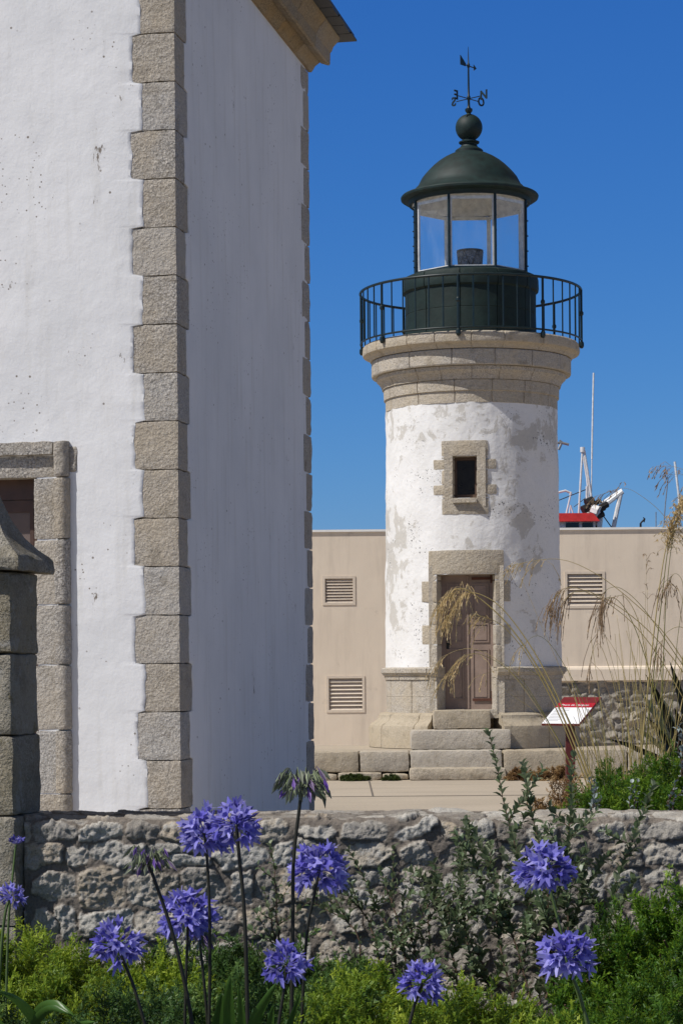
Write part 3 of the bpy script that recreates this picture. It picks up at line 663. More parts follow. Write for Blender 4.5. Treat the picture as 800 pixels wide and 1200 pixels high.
for j in range(len(zq)-1):
    z1, z0 = zq[j], zq[j+1]; idx = round(((786-((z1-ZE)*F/13.85)+1.6)-40)/56.7)
    z1, z0 = min(z1, EZ-.004), max(z0, -.02)
    if z1-z0 < .03: continue
    lg = idx % 2 == 0; wb, wa = (.268, .205) if lg else (.208, .27)
    wb += random.uniform(-.008, .008); wa += random.uniform(-.01, .01); hh = z1-z0-.002; zz0 = z0; of = random.uniform(-.002, .002)
    QO.append((z0, z1, wb, wa)); rough_block((wb+.03, wa+.03, hh), lambda b, a, c, zz0=zz0, of=of: hp(b+of, a+of, zz0+c), 'quoin', M['quoin'], HS, .02, .004, .008, random.random()*90)
    # far corner
    wa2 = (.205 if lg else .30)+random.uniform(-.012, .012)
    rough_block((.30, wa2, hh), lambda b, a, c, zz0=zz0, w2=wa2, of=of: hp(b-.013+of, LA-w2+a+.004, zz0+c), 'quoin', M['quoin'], HS, .05, .006, .016, random.random()*90)
# the render laps raggedly over the edges of the corner stones
for side in (0, 1):
    mb = MB(); zs = np.arange(0, EZ, .012); m = 5
    for z in zs:
        wq = .24
        for (z0, z1, wb, wa) in QO:
            if z0 <= z < z1: wq = wb if side == 0 else wa
        zc = z+.004*noise.noise(Vector((z*30, 1, side)))
        e = wq+.005+.011*noise.fractal(Vector((z*9, side*5, 2)), .8, 2.2, 5)+(.014*max(0, noise.noise(Vector((z*4, 7, side)))))
        h = .004*noise.noise(Vector((z*12, 3, side)))
        for (b, a) in ((e, .02), (e+.001, .002), (e+.006, pl+.002+h), (e+.03, pl+h*.3), (.42, pl)): mb.v.append(hp(b, a, zc) if side == 0 else hp(a, b, zc))
    for i in range(len(zs)-1):
        for j in range(m-1): mb.f.append((i*m+j, i*m+j+1, (i+1)*m+j+1, (i+1)*m+j))
    mb.build('render_edge', M['hplaster'], HS, auto=50)
# eaves cornice along the shaded side and round the corners
prof = [(0, 0), (.03, 0), (.045, .018), (.06, .045), (.085, .062), (.10, .072), (.105, .062), (.165, .04), (.178, .05), (.182, .14), (.195, .155), (.21, .19), (.235, .215), (.255, .235), (.262, .262), (.27, .285), (0, .30)]
def ext(profile, a0, a1, side, name, mat, z0, noisy=.004, cut=.12):
    mb = MB(); n = max(1, int((a1-a0)/cut)); m = len(profile)
    for i in range(n+1):
        a = a0+(a1-a0)*i/n
        for j, (o, h) in enumerate(profile):
            q = 0 if j == 0 or j == m-1 else noisy*noise.noise(Vector((a*4, o*9, h*9+side)))
            mb.v.append(hp(-o-q, a, z0+h+q) if side == 0 else hp(a, -o-q, z0+h+q))
    for i in range(n):
        for j in range(m): k = (j+1) % m; mb.f.append((i*m+j, i*m+k, (i+1)*m+k, (i+1)*m+j))
    mb.f.append(tuple(range(m))); mb.f.append(tuple(n*m+j for j in range(m))[::-1])
    return mb.build(name, mat, HS, auto=35)
cuts = [-.27, .55, 1.35, 2.05, 2.78, 3.42, LA+.03]
for i in range(len(cuts)-1): ext(prof, cuts[i]+.004, cuts[i+1]-.004, 0, 'cornice_stone', M['ocorn'], EZ+.002)
for i in range(6): ext(prof, i*1.08+(.004 if i else .0), (i+1)*1.08-.004, 1, 'cornice_stone', M['ocorn'], EZ+.002)
mb = MB(); e1 = [(-.36, -.36), (LB+.4, -.36), (LB+.4, LA+.12), (-.36, LA+.12)]; zr = EZ+.275; ridge = [(1.7, LA/2), (LB-1.7, LA/2)]
for dz in (0,):
    q = [hp(b, a, zr+dz) for b, a in e1]; q2 = [hp(b, a, zr+.03+dz) for b, a in e1]; r1, r2 = [hp(b, a, zr+1.75) for b, a in ridge]
    mb.face([q[0], q[3], q[2], q[1]])
    for i in range(4): mb.face([q[i], q[(i+1) % 4], q2[(i+1) % 4], q2[i]])
    mb.face([q2[0], q2[1], r2, r1]); mb.face([q2[1], q2[2], r2]); mb.face([q2[2], q2[3], r1, r2]); mb.face([q2[3], q2[0], r1])
rf = mb.build('roof', M['slate'], HS)
mb = MB()
for i in range(19): a = -.35+i*.235; mb.box(-.375+.01*(i % 2), -.15, a, a+.225, zr-.016, zr-.002, hp)
mb.build('eaves_slates', M['slate'], rf)
# door surround of the house: flat stones with a raised outer band
zj = [hz(p) for p in (855, 778, 707, 630, 557)]; zj = [-.02, hz(930)]+zj
b_flat, b_out = hb(67), hb(84)
ths = .05
for i in range(len(zj)-1):
    z0, z1 = zj[i]+.004, zj[i+1]-.002
    rough_block((DB0-b_flat, .12, z1-z0), lambda b, a, c, z0=z0: hp(b_flat+b, -.012+a, z0+c), 'jamb_stone', M['quoin'], HS, .02, .004, .007, i*3.3)
    rough_block((b_flat-b_out-.003, .10, z1-z0), lambda b, a, c, z0=z0: hp(b_out+b, -.066+a+.03*max(0, (.035-b)/.035), z0+c), 'outer_band_stone', M['quoin'], HS, .015, .004, .009, i*5.1+1)
z0 = DTOP; ztl = hz(514)
rough_block((b_flat-b_out-.003, .10, ztl-z0-.004), lambda b, a, c, z0=z0: hp(b_out+b, -.066+a+.03*max(0, (.035-b)/.035), z0+.002+c), 'outer_band_stone', M['quoin'], HS, .015, .005, .010, 66.)
rough_block((.075, .06, .17), lambda b, a, c: hp(b_out-.052+b, -.012+a, hz(551)+c), 'backing_stone', M['quoin'], HS, .015, .008, .02, 67.)
for s in (0, 1):
    x0, x1 = (b_flat, (DB0+DB1)/2-.002) if s == 0 else ((DB0+DB1)/2+.002, DB1+DB0-b_flat)
    rough_block((x1-x0, .12, ztl-.09-z0), lambda b, a, c, x0=x0: hp(x0+b, -.012+a, z0+.002+c), 'lintel_stone', M['quoin'], HS, .03, .004, .012, 41+s)
    x0, x1 = (b_flat-.0, (DB0+DB1)/2-.002) if s == 0 else ((DB0+DB1)/2+.002, DB1+DB0-b_out)
    rough_block((x1-x0, .11, .085), lambda b, a, c, x0=x0: hp(x0+b, -.056+a, ztl-.087+c), 'lintel_band_stone', M['quoin'], HS, .02, .005, .011, 44+s)
for i in range(len(zj)-1):
    z0, z1 = zj[i]+.004, zj[i+1]-.002
    rough_block((b_flat and DB0-b_out, .12, z1-z0), lambda b, a, c, z0=z0: hp(DB1+b, -.04+a, z0+c), 'jamb_stone', M['quoin'], HS, .05, .004, .012, i*3.9)
mb = MB(); da = .15
mb.box(DB0-.01, DB0+.055, da, da+.06, 0, DTOP+.01, hp); mb.box(DB1-.055, DB1+.01, da, da+.06, 0, DTOP+.01, hp); mb.box(DB0+.055, DB1-.055, da, da+.06, DTOP-.12, DTOP+.01, hp)
hf = mb.build('door_frame', M['hframe'], HS)
mb = MB(); mb.box(DB0+.055, DB1-.055, da+.02, da+.05, .02, DTOP-.12, hp)
hd = mb.build('door', M['hdoor'], HS)
mb = MB()
for q in ((DB0+.06, DB1-.06, DTOP-.20, DTOP-.125), (DB0+.06, DB0+.085, .03, DTOP-.2), (DB1-.085, DB1-.06, .03, DTOP-.2), (DB0+.085, DB1-.085, .95, 1.05)): mb.box(q[0], q[1], da+.008, da+.019, q[2], q[3], hp)
mb.build('door_rail', M['hframe'], hd)

# ------------------------------------------------------------------ gate pier
pth = R(11.3); pr_, pl_ = Vector((math.sin(pth), math.cos(pth), 0)), Vector((-math.cos(pth), math.sin(pth), 0))
PC = Vector(((14-400)/F*7.85, 7.85, 0))
def pp(b, a, z): v = PC+pr_*a+pl_*b; return (v.x, v.y, z)
PR = empty('gate_pier', PC, 'weathered granite gate pier with flared pointed cap at the left end of the wall', 'gate pier')
zp = [-.05]+[at(11, y, 7.85).z for y in (1085, 957, 862, 765, 668)]
for i in range(len(zp)-1):
    of = random.uniform(-.004, .004) if i > 1 else -.012
    rough_block((.30-2*of, .30-2*of, zp[i+1]-zp[i]-.004), lambda b, a, c, i=i, of=of: pp(b+of, a+of, zp[i]+c), 'pier_block', M['pier'], PR, .016, .005, .012, i*7.7, .006)
mb = MB(); ct = zp[-1]; prof = [(-.04, 0), (-.045, .012), (-.043, .045), (-.032, .058), (.0, .085), (.04, .13), (.075, .19), (.105, .27), (.13, .36), (.149, .47)]
N = 10
for (o, h) in prof:
    lo_, hi_ = o, .30-o
    ringp = []
    for s in range(4):
        for t in range(N):
            f = t/N; f2 = lo_+(hi_-lo_)*f
            b, a = ((f2, lo_), (hi_, f2), (hi_-(f2-lo_), hi_), (lo_, hi_-(f2-lo_)))[s]
            q = Vector((b*14, a*14, h*14)); nz = noise.fractal(q, .8, 2, 3)*.007
            if h < .06: pass
            ringp.append(pp(b+nz, a+nz*.8, ct+h+nz))
    mb.v += ringp
m = 4*N
for i in range(len(prof)-1):
    for j in range(m): k = (j+1) % m; mb.f.append((i*m+j, i*m+k, (i+1)*m+k, (i+1)*m+j))
mb.f.append(tuple(range(m))); mb.f.append(tuple((len(prof)-1)*m+j for j in range(m)))
mb.build('pier_cap', M['pier'], PR, auto=35)

# ------------------------------------------------------------------ garden wall in front
M['rub'] = M_rubble('garden_rubble', (.42, .39, .34), (.56, .53, .47), (.44, .36, .26), (.25, .215, .18), .85)
GW = empty('garden_wall', (.3, 8.0, 0), 'low rough rubble garden wall with grey lichened stones in brown mortar', 'wall')
Lw, zt = 4.4, .972; xs0 = -1.135
face_h, top_w, cr = .80, .46, .035
X, Z, H, mk, rn = rubble(Lw, face_h+top_w, [.13, .12, .13, .12, .13, .095, .075, .24, .22], .08, .23, .0052, 26, .015, .035, .13, 1.08)
mk = mk*np.clip(1.25-.9*np.clip((Z-face_h)/.05, 0, 1)*(fnoise(X, Z, 77, 4, 6)+.55), 0, 1)
# profile: up the face, round the edge, back over the top
s = Z; lf = face_h-cr; arc_l = cr*PI/2
yy = np.where(s < lf, 0, np.where(s < lf+arc_l, cr*(1-np.cos((s-lf)/cr)), cr+(s-lf-arc_l)))
zz_ = np.where(s < lf, zt-cr-(lf-s), np.where(s < lf+arc_l, zt-cr+cr*np.sin((s-lf)/cr), zt))
ny = np.where(s < lf, -1, np.where(s < lf+arc_l, -np.cos((s-lf)/cr), 0)); nz_ = np.where(s < lf, 0, np.where(s < lf+arc_l, np.sin((s-lf)/cr), 1))
H = H*np.where(s > lf+arc_l, .45, 1)
dip = .018*fnoise(X, X*0, 31, 3, 1.6)*np.clip((s-lf+.15)/.15, 0, 1)
P = np.stack([xs0+X, 7.915-.05*X+yy+ny*H, zz_+nz_*H+dip], -1)
sheet('wall_face', P, mk, rn, M['rub'], GW)
mb = MB(); y1 = 7.915+top_w-.06
mb.hexa([(xs0, 7.96, 0), (xs0+Lw, 7.96-.05*Lw, 0), (xs0+Lw, y1-.05*Lw, 0), (xs0, y1, 0), (xs0, 7.96, zt-.05), (xs0+Lw, 7.96-.05*Lw, zt-.05), (xs0+Lw, y1-.05*Lw, zt-.05), (xs0, y1, zt-.03)])
mb.build('wall_core', M['rub'], GW)

# soil of the front bed
n = 60; bx, by = np.meshgrid(np.linspace(-6, 6, n), np.linspace(2.5, 8.4, n), indexing='ij')
bz = .26*np.clip((by-2.5)/1.8, 0, 1)+.05*fnoise(bx, by, 3, 4, 1.5); me_o = sheet('soil', np.stack([bx, by, bz], -1), bx*0, bx*0, M['soil'], None); tag(me_o, kind='structure')
mb = MB(); mb.box(.95, 6, 8.35, 14.5, 0, .16); tag(mb.build('soil', M['soil']), kind='structure')

# ------------------------------------------------------------------ foliage
def tri_mesh(name, tris, var, mat, parent=None):
    """tris (n,k,3) faces of k corners; var one number per face"""
    n, k, _ = tris.shape; me = bpy.data.meshes.new(name); me.vertices.add(n*k); me.vertices.foreach_set('co', tris.reshape(-1).astype(np.float32))
    me.loops.add(n*k); me.loops.foreach_set('vertex_index', np.arange(n*k, dtype=np.int32))
    me.polygons.add(n); me.polygons.foreach_set('loop_start', np.arange(0, n*k, k, dtype=np.int32)); me.polygons.foreach_set('loop_total', np.full(n, k, dtype=np.int32))
    me.update(calc_edges=True); a = me.attributes.new('var', 'FLOAT', 'FACE'); a.data.foreach_set('value', var.astype(np.float32))
    return obj(name, me, mat, parent)
def unit(v): return v/np.maximum(np.linalg.norm(v, axis=-1, keepdims=True), 1e-9)
def sprigs(org, dirs, length, var, nn=9, ln=.014, wd=.0042, spread=.75, curve=.25, K=7):
    """feathery sprays: nn side twigs along each axis, K needles along each twig"""
    n = len(org); up = np.array([0, 0, 1.]); T = (np.arange(nn)+.6)/nn
    side = unit(np.cross(dirs, up+rng.normal(0, .5, (n, 3)))); oth = unit(np.cross(side, dirs))
    L = length[:, None, None]; t = T[None, :, None]
    ax = org[:, None]+dirs[:, None]*L*t+up*curve*L*t*t
    sg_ = np.where(np.arange(nn) % 2 == 0, 1, -1)[None, :, None]*(1-.85*(t > .93))
    tw = unit(dirs[:, None]*.75+side[:, None]*sg_*spread+oth[:, None]*rng.normal(0, .35, (n, nn, 1))+up*.12)
    tl = L*(.55-.30*t)*(.7+.6*rng.random((n, nn, 1)))
    s_ = ((np.arange(K)+.5)/K)[None, None, :, None]
    p = ax[:, :, None]+tw[:, :, None]*tl[:, :, None]*s_+up*.15*tl[:, :, None]*s_*s_
    pr = unit(np.cross(tw, oth[:, None]+rng.normal(0, .5, (n, nn, 3))))[:, :, None]*np.where(np.arange(K) % 2 == 0, 1, -1)[None, None, :, None]
    d = unit(tw[:, :, None]*.9+pr*.65+rng.normal(0, .18, (n, nn, K, 3)))
    l = ln*(.75+.5*rng.random((n, nn, K, 1))); wv = unit(np.cross(d, up+rng.normal(0, .7, d.shape)))*wd*.5
    tip = p+d*l
    tri = np.stack([p-wv, p+wv, tip+wv*.5, tip-wv*.5], 3).reshape(-1, 4, 3)
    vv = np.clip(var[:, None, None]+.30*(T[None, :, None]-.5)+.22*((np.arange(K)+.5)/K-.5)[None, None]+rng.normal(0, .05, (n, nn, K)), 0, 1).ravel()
    return tri, vv
def blob_sprigs(blobs, dens, length=.17, up=.35, spr=14, slen=.05, **kw):
    """foliage plumes standing out of each mound, every plume a tapering tail of short sprays"""
    kw = dict(dict(nn=5, K=4, ln=.012, wd=.0048, spread=.75, curve=.15), **kw); O, D, V_, LL = [], [], [], []
    for (c, r) in blobs:
        c, r = np.array(c), np.array(r); area = 2*PI*(r[0]*r[1]+r[0]*r[2]+r[1]*r[2])/3*1.5; n = max(6, int(area*dens))
        v = unit(rng.normal(0, 1, (n, 3))); v[:, 2] = np.abs(v[:, 2])-.15; v = unit(v)
        bump = 1+.30*fnoise(v[:, 0]*r[0]+c[0], v[:, 1]*r[1]+c[1]+v[:, 2]*.7, int(abs(c[0])*100)+5, 2, 5)[:, None]
        tipf = .82+.22*rng.random((n, 1))**.7
        ax = unit(v*np.array([1, 1, .7])+np.array([0, 0, up])+rng.normal(0, .30, (n, 3)))
        L = length*(.6+.7*rng.random((n, 1))); base = c+v*r*tipf*bump-ax*L
        pv = np.clip(.36+.55*fnoise(base[:, 0], base[:, 1], 91, 3, 5)+rng.normal(0, .13, n), 0, 1)
        t = (np.arange(spr)+rng.random((n, spr)))/spr; sag = np.stack([rng.normal(0, .25, n), rng.normal(0, .25, n), rng.normal(.15, .25, n)], 1)
        p = base[:, None]+ax[:, None]*L[:, None]*t[..., None]+sag[:, None]*L[:, None]*(t*t)[..., None]*.5
        d = unit(ax[:, None]*1.1+sag[:, None]*t[..., None]+rng.normal(0, .55, (n, spr, 3)))
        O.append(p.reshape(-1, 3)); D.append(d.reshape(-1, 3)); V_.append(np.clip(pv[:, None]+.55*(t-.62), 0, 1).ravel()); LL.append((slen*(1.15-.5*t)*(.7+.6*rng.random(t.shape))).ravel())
    return sprigs(np.concatenate(O), np.concatenate(D), np.concatenate(LL), np.concatenate(V_), **kw)
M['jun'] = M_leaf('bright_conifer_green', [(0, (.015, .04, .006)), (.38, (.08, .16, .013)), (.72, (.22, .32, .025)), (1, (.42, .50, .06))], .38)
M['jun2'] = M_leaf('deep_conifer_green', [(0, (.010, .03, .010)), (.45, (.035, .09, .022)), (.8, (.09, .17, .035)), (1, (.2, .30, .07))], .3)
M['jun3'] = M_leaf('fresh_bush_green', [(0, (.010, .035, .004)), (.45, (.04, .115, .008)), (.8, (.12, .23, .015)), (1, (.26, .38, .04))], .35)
M['wood'] = plain('shrub_wood', (.09, .055, .035), .85)
def shrub(name, label, loc, blobs, mat, dens, group=None, cat='shrub', **kw):
    o = empty(name, loc, label, cat, group)
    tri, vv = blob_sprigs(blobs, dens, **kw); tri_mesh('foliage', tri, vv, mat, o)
    mb = MB()
    for (c, r) in blobs:
        for k in range(7):
            t = Vector(c)+Vector((random.uniform(-.7, .7)*r[0], random.uniform(-.7, .7)*r[1], r[2]*.75)); b = Vector((c[0]+random.uniform(-.1, .1), c[1]+random.uniform(-.1, .1), min(c[2], .2)-.05 if c[2] > .3 else c[2]))
            mb.tube([b, (b+t)/2+Vector((0, 0, .03)), t], [.010, .007, .003], 5)
    mb.build('branches', M['wood'], o); return o
def bl(px, py, Y, rx, rz, ry=None):
    """blob whose crown top shows at px, py"""
    p = at(px, py+(15 if Y < 8 else -20), Y); return ((p.x, Y, p.z-rz), (rx, ry or rx, rz))
DJ = 190
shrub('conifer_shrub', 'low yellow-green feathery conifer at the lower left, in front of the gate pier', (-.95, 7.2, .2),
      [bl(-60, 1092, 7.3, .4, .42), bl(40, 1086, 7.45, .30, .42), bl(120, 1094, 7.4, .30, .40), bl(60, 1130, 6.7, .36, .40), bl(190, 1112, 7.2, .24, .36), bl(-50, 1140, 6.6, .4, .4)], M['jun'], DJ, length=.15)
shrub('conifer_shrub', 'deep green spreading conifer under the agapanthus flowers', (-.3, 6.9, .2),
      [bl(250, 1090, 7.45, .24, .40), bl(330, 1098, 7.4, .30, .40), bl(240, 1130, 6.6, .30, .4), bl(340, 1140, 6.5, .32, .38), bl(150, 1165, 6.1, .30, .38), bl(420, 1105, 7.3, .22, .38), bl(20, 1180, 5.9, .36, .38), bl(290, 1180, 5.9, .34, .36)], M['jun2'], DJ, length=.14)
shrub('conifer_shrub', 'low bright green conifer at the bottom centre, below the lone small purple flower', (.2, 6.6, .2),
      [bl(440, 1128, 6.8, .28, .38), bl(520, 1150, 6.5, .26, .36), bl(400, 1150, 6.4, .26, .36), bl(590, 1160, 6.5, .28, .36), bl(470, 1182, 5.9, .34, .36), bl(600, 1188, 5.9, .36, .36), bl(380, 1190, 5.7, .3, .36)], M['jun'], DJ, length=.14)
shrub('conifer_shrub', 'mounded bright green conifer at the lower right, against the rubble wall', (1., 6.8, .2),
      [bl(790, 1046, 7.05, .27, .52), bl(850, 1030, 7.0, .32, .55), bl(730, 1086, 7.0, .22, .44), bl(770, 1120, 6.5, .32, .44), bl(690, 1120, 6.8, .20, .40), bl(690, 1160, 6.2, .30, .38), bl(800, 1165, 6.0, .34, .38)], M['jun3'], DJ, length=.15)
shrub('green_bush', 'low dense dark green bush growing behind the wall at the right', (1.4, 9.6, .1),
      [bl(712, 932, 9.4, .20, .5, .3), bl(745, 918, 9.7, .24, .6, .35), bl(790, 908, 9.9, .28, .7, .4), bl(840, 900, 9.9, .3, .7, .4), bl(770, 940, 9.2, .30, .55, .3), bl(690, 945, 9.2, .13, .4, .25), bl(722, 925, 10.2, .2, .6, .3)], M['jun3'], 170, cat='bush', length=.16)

# dry brown tufts
M['dry'] = M_leaf('dry_brown_leaf', [(0, (.12, .06, .025)), (.5, (.27, .16, .07)), (1, (.45, .32, .15))], .2)
shrub('dry_plant', 'withered brown cushion plant by the platform end, left of the green bush', (.85, 9.8, .1),
      [bl(658, 950, 9.8, .09, .4), bl(632, 958, 10.0, .06, .4), bl(675, 934, 9.5, .09, .4), bl(664, 938, 9.7, .06, .4)], M['dry'], 200, cat='plant', length=.12)
shrub('dry_plant', 'low strip of reddish brown weeds along the foot of the stone platform', (fx(620, 29.9), 29.9, 0),
      [((fx(606, 29.95), 29.95, .0), (.16, .12, .13)), ((fx(632, 29.9), 29.9, .0), (.2, .14, .15)), ((fx(655, 29.9), 29.9, .0), (.2, .14, .16))], M['dry'], 220, cat='plant', length=.10, wd=.010, ln=.02)
M['moss'] = M_leaf('moss_green', [(0, (.03, .05, .01)), (1, (.08, .11, .02))], .1)
for i, (px, rx, lb) in enumerate(((413, .21, 'larger dark green moss patch at the foot of the kerb, left'), (457, .11, 'smaller dark green moss patch at the kerb beside the lowest step'))):
    tri, vv = blob_sprigs([((fx(px, 30.2), 30.2, .0), (rx, .14, .06+.02*(1-i)))], 900, length=.04, slen=.03, spr=8, nn=3, ln=.015, wd=.009, K=3)
    tag(tri_mesh('moss_patch', tri, vv, M['moss']), lb, 'moss')

# broad leaves on stems
def leafquad(base, d, nrm, ln, wd, fold=.25):
    s = d.cross(nrm).normalized(); n = s.cross(d).normalized()
    a, m1, m2, b = base, base+d*ln*.35, base+d*ln*.7, base+d*ln-n*ln*.12
    return [[a, m1+s*wd*.5+n*wd*fold, m1, a], [a, m1, m1-s*wd*.5+n*wd*fold, a], [m1+s*wd*.5+n*wd*fold, m2+s*wd*.42+n*wd*fold*.7, m2, m1], [m1, m2, m2-s*wd*.42+n*wd*fold*.7, m1-s*wd*.5+n*wd*fold],
            [m2+s*wd*.42+n*wd*fold*.7, b, b, m2], [m2, b, b, m2-s*wd*.42+n*wd*fold*.7]]
def quads_obj(name, quads, var, mat, parent): return tri_mesh(name, np.array([[tuple(p) for p in q] for q in quads], dtype=np.float32), np.array(var), mat, parent)
M['olea'] = M_leaf('grey_green_leaf', [(0, (.035, .065, .025)), (.5, (.10, .15, .065)), (1, (.34, .38, .24))], .28, .4, spec=.5)
def leafy(name, label, stems, seed, base, extra=0, cat='shrub', leaf=.020, mat='olea', gap=.014):
    rs = random.Random(seed); o = empty(name, base, label, cat); mb = MB(); Q, Vv = [], []
    def run(pts, r0, dens=1.0, sc=1.0):
        mb.tube(pts, [r0*(1-.75*i/(len(pts)-1)) for i in range(len(pts))], 5); n_ = 0
        L = sum((pts[i+1]-pts[i]).length for i in range(len(pts)-1)); k = int(L/gap*dens)
        for i in range(k):
            t = (i+.5)/k; q = t*(len(pts)-1); j = min(int(q), len(pts)-2); p = pts[j].lerp(pts[j+1], q-j); ax = (pts[j+1]-pts[j]).normalized()
            ph = i*2.3+rs.random()*.8; u_ = ax.orthogonal().normalized(); u_.rotate(Quaternion(ax, ph)); d = (u_*.85+ax*.7+Vector((0, 0, .15))).normalized()
            ln = leaf*(.65+.7*rs.random())*(1.12-.28*t)*sc; col = min(1, max(0, rs.gauss(.42, .2)+(.25 if rs.random() < .12 else 0)))
            qs = leafquad(p, d, ax+Vector((0, 0, .4)), ln, ln*.62); Q.extend(qs); Vv.extend([col]*len(qs))
    for st in stems:
        pts = [Vector(p) for p in st]; pts2 = []
        for i in range(len(pts)-1):
            for s_ in range(4): pts2.append(pts[i].lerp(pts[i+1], s_/4)+Vector((rs.gauss(0, .003), rs.gauss(0, .006), 0)))
        pts2.append(pts[-1]); run(pts2, .004)
        for b in range(extra):
            t = rs.uniform(.08, .7); q = t*(len(pts2)-1); j = min(int(q), len(pts2)-2); p = pts2[j].lerp(pts2[j+1], q-j)
            d = Vector((rs.gauss(0, .75), rs.gauss(-.1, .5), rs.uniform(.35, 1.1))).normalized(); L = rs.uniform(.06, .20)
            run([p, p+d*L*.5+Vector((0, 0, .004)), p+d*L+Vector((0, 0, .02))], .0022)
    mb.build('branches', M['wood'], o); quads_obj('leaves', Q, Vv, M[mat], o); return o
def st(pts, Y, dY=0): n = len(pts); return [at(px, py, Y+dY*(i/(max(1, n-1)))) for i, (px, py) in enumerate(pts)]
YB = 7.3
big = [[(640, 1170), (620, 1060), (596, 960), (572, 856)], [(650, 1170), (640, 1040), (622, 950), (612, 895)], [(665, 1170), (664, 1040), (668, 960), (672, 885)], [(690, 1150), (712, 1060), (740, 985), (766, 918)],
       [(600, 1170), (580, 1080), (556, 1010), (545, 958)], [(620, 1170), (590, 1060), (566, 1000), (548, 965)], [(560, 1170), (548, 1100), (538, 1030), (535, 985)], [(540, 1170), (520, 1090), (510, 1040), (508, 1010)],
       [(640, 1170), (670, 1090), (690, 1030), (715, 1000)], [(600, 1170), (620, 1080), (610, 1010), (600, 985)], [(580, 1180), (560, 1120), (530, 1070), (500, 1040)], [(660, 1170), (690, 1110), (720, 1070), (742, 1030)], [(630, 1180), (640, 1120), (650, 1040), (690, 1010)]]
leafy('leafy_shrub', 'tall sparse grey-green shrub with upright stems rising above the rubble wall', [st(p, YB, .25) for p in big], 3, at(620, 1175, YB), 6, leaf=.034, gap=.0095)
sm_ = [[(470, 1160), (455, 1090), (432, 1040), (408, 995)], [(480, 1160), (470, 1090), (452, 1040), (445, 1020)], [(450, 1160), (440, 1100), (420, 1060), (392, 1050)], [(500, 1170), (505, 1110), (500, 1060), (485, 1015)], [(430, 1150), (415, 1090), (395, 1065), (372, 1060)], [(490, 1165), (488, 1120), (470, 1070), (476, 1040)]]
leafy('leafy_shrub', 'short small-leaved shrub growing low between the purple flowers and the tall sparse shrub', [st(p, YB, .2) for p in sm_], 5, at(470, 1165, YB), 6, leaf=.025, gap=.012)
leafy('leafy_shrub', 'single thin leafy shoot standing beside the tall dark flower stems', [st([(327, 1120), (325, 1060), (322, 1020), (316, 988)], 7.4), st([(327, 1120), (318, 1075), (309, 1042)], 7.4)], 6, at(327, 1125, 7.4), 3, leaf=.026, cat='plant')
# silver leaves among the bush
M['silver'] = M_leaf('silver_leaf', [(0, (.16, .21, .19)), (1, (.42, .48, .47))], .1, .6)
sv = [(692, 900), (730, 935), (795, 905), (772, 880), (800, 850)]
sv = [(697, 925), (742, 930), (798, 860), (788, 925), (693, 938)]
for i, lb in enumerate(('silver-leaved plant at the left edge of the green bush', 'silver-leaved plant in the middle of the green bush', 'tallest silver-leaved plant at the frame edge above the green bush', 'silver-leaved plant low at the right edge of the green bush', 'smallest silver-leaved plant touching the wall top')):
    px, py = sv[i]; ps = [st([(px+random.uniform(-4, 4), py+50), (px+random.uniform(-7, 7), py+15), (px+random.uniform(-14, 14), py-random.uniform(0, 18))], 9.15-.05*i) for k in range(3)]
    leafy('silver_plant', lb, ps, 30+i, at(px, py+50, 9.15), 0, 'plant', .026, 'silver', .02)

# spiky dark plant behind the grasses
M['spike'] = M_leaf('dark_spiky_leaf', [(0, (.018, .022, .014)), (1, (.05, .055, .03))], .05, .4)
sp = empty('spiky_plant', at(810, 930, 11.5), 'dark spiky plant with stiff bronze blades at the right edge behind the grasses', 'plant')
base = at(815, 930, 11.5)
for k, (px, py, wd) in enumerate([(752, 812, .05), (757, 790, .045), (762, 840, .05), (706, 866, .035), (735, 852, .035), (775, 775, .045), (800, 770, .05), (775, 812, .05), (790, 830, .05), (830, 780, .05), (722, 905, .04), (850, 800, .05), (740, 880, .04)]):
    tip = at(px, py, 11.5+random.uniform(-.3, .3)); d = (tip-base); b0 = base+Vector((random.uniform(-.04, .04), random.uniform(-.05, .05), 0)); s_ = d.cross(Vector((0, -1, 0))).normalized()+Vector((0, random.uniform(-.4, .4), 0)); s_.normalize(); n_ = d.cross(s_).normalized()
    mb = MB(); q = [0, .2, .5, .8, 1.]; ww = [.5, .8, 1., .7, .03]; sec = []
    for t, w_ in zip(q, ww):
        p = b0+d*t+Vector((0, 0, .05*math.sin(t*PI))); sec.append([p-s_*wd*w_*.5, p+n_*wd*w_*.18, p+s_*wd*w_*.5, p+n_*(wd*w_*.18+.004)])
    for i in range(4):
        for j in range(4): mb.face([sec[i][j], sec[i][(j+1) % 4], sec[i+1][(j+1) % 4], sec[i+1][j]])
    o = mb.build('blade', M['spike'], sp)
    a = o.data.attributes.new('var', 'FLOAT', 'POINT'); a.data.foreach_set('value', [random.random()]*len(o.data.vertices))

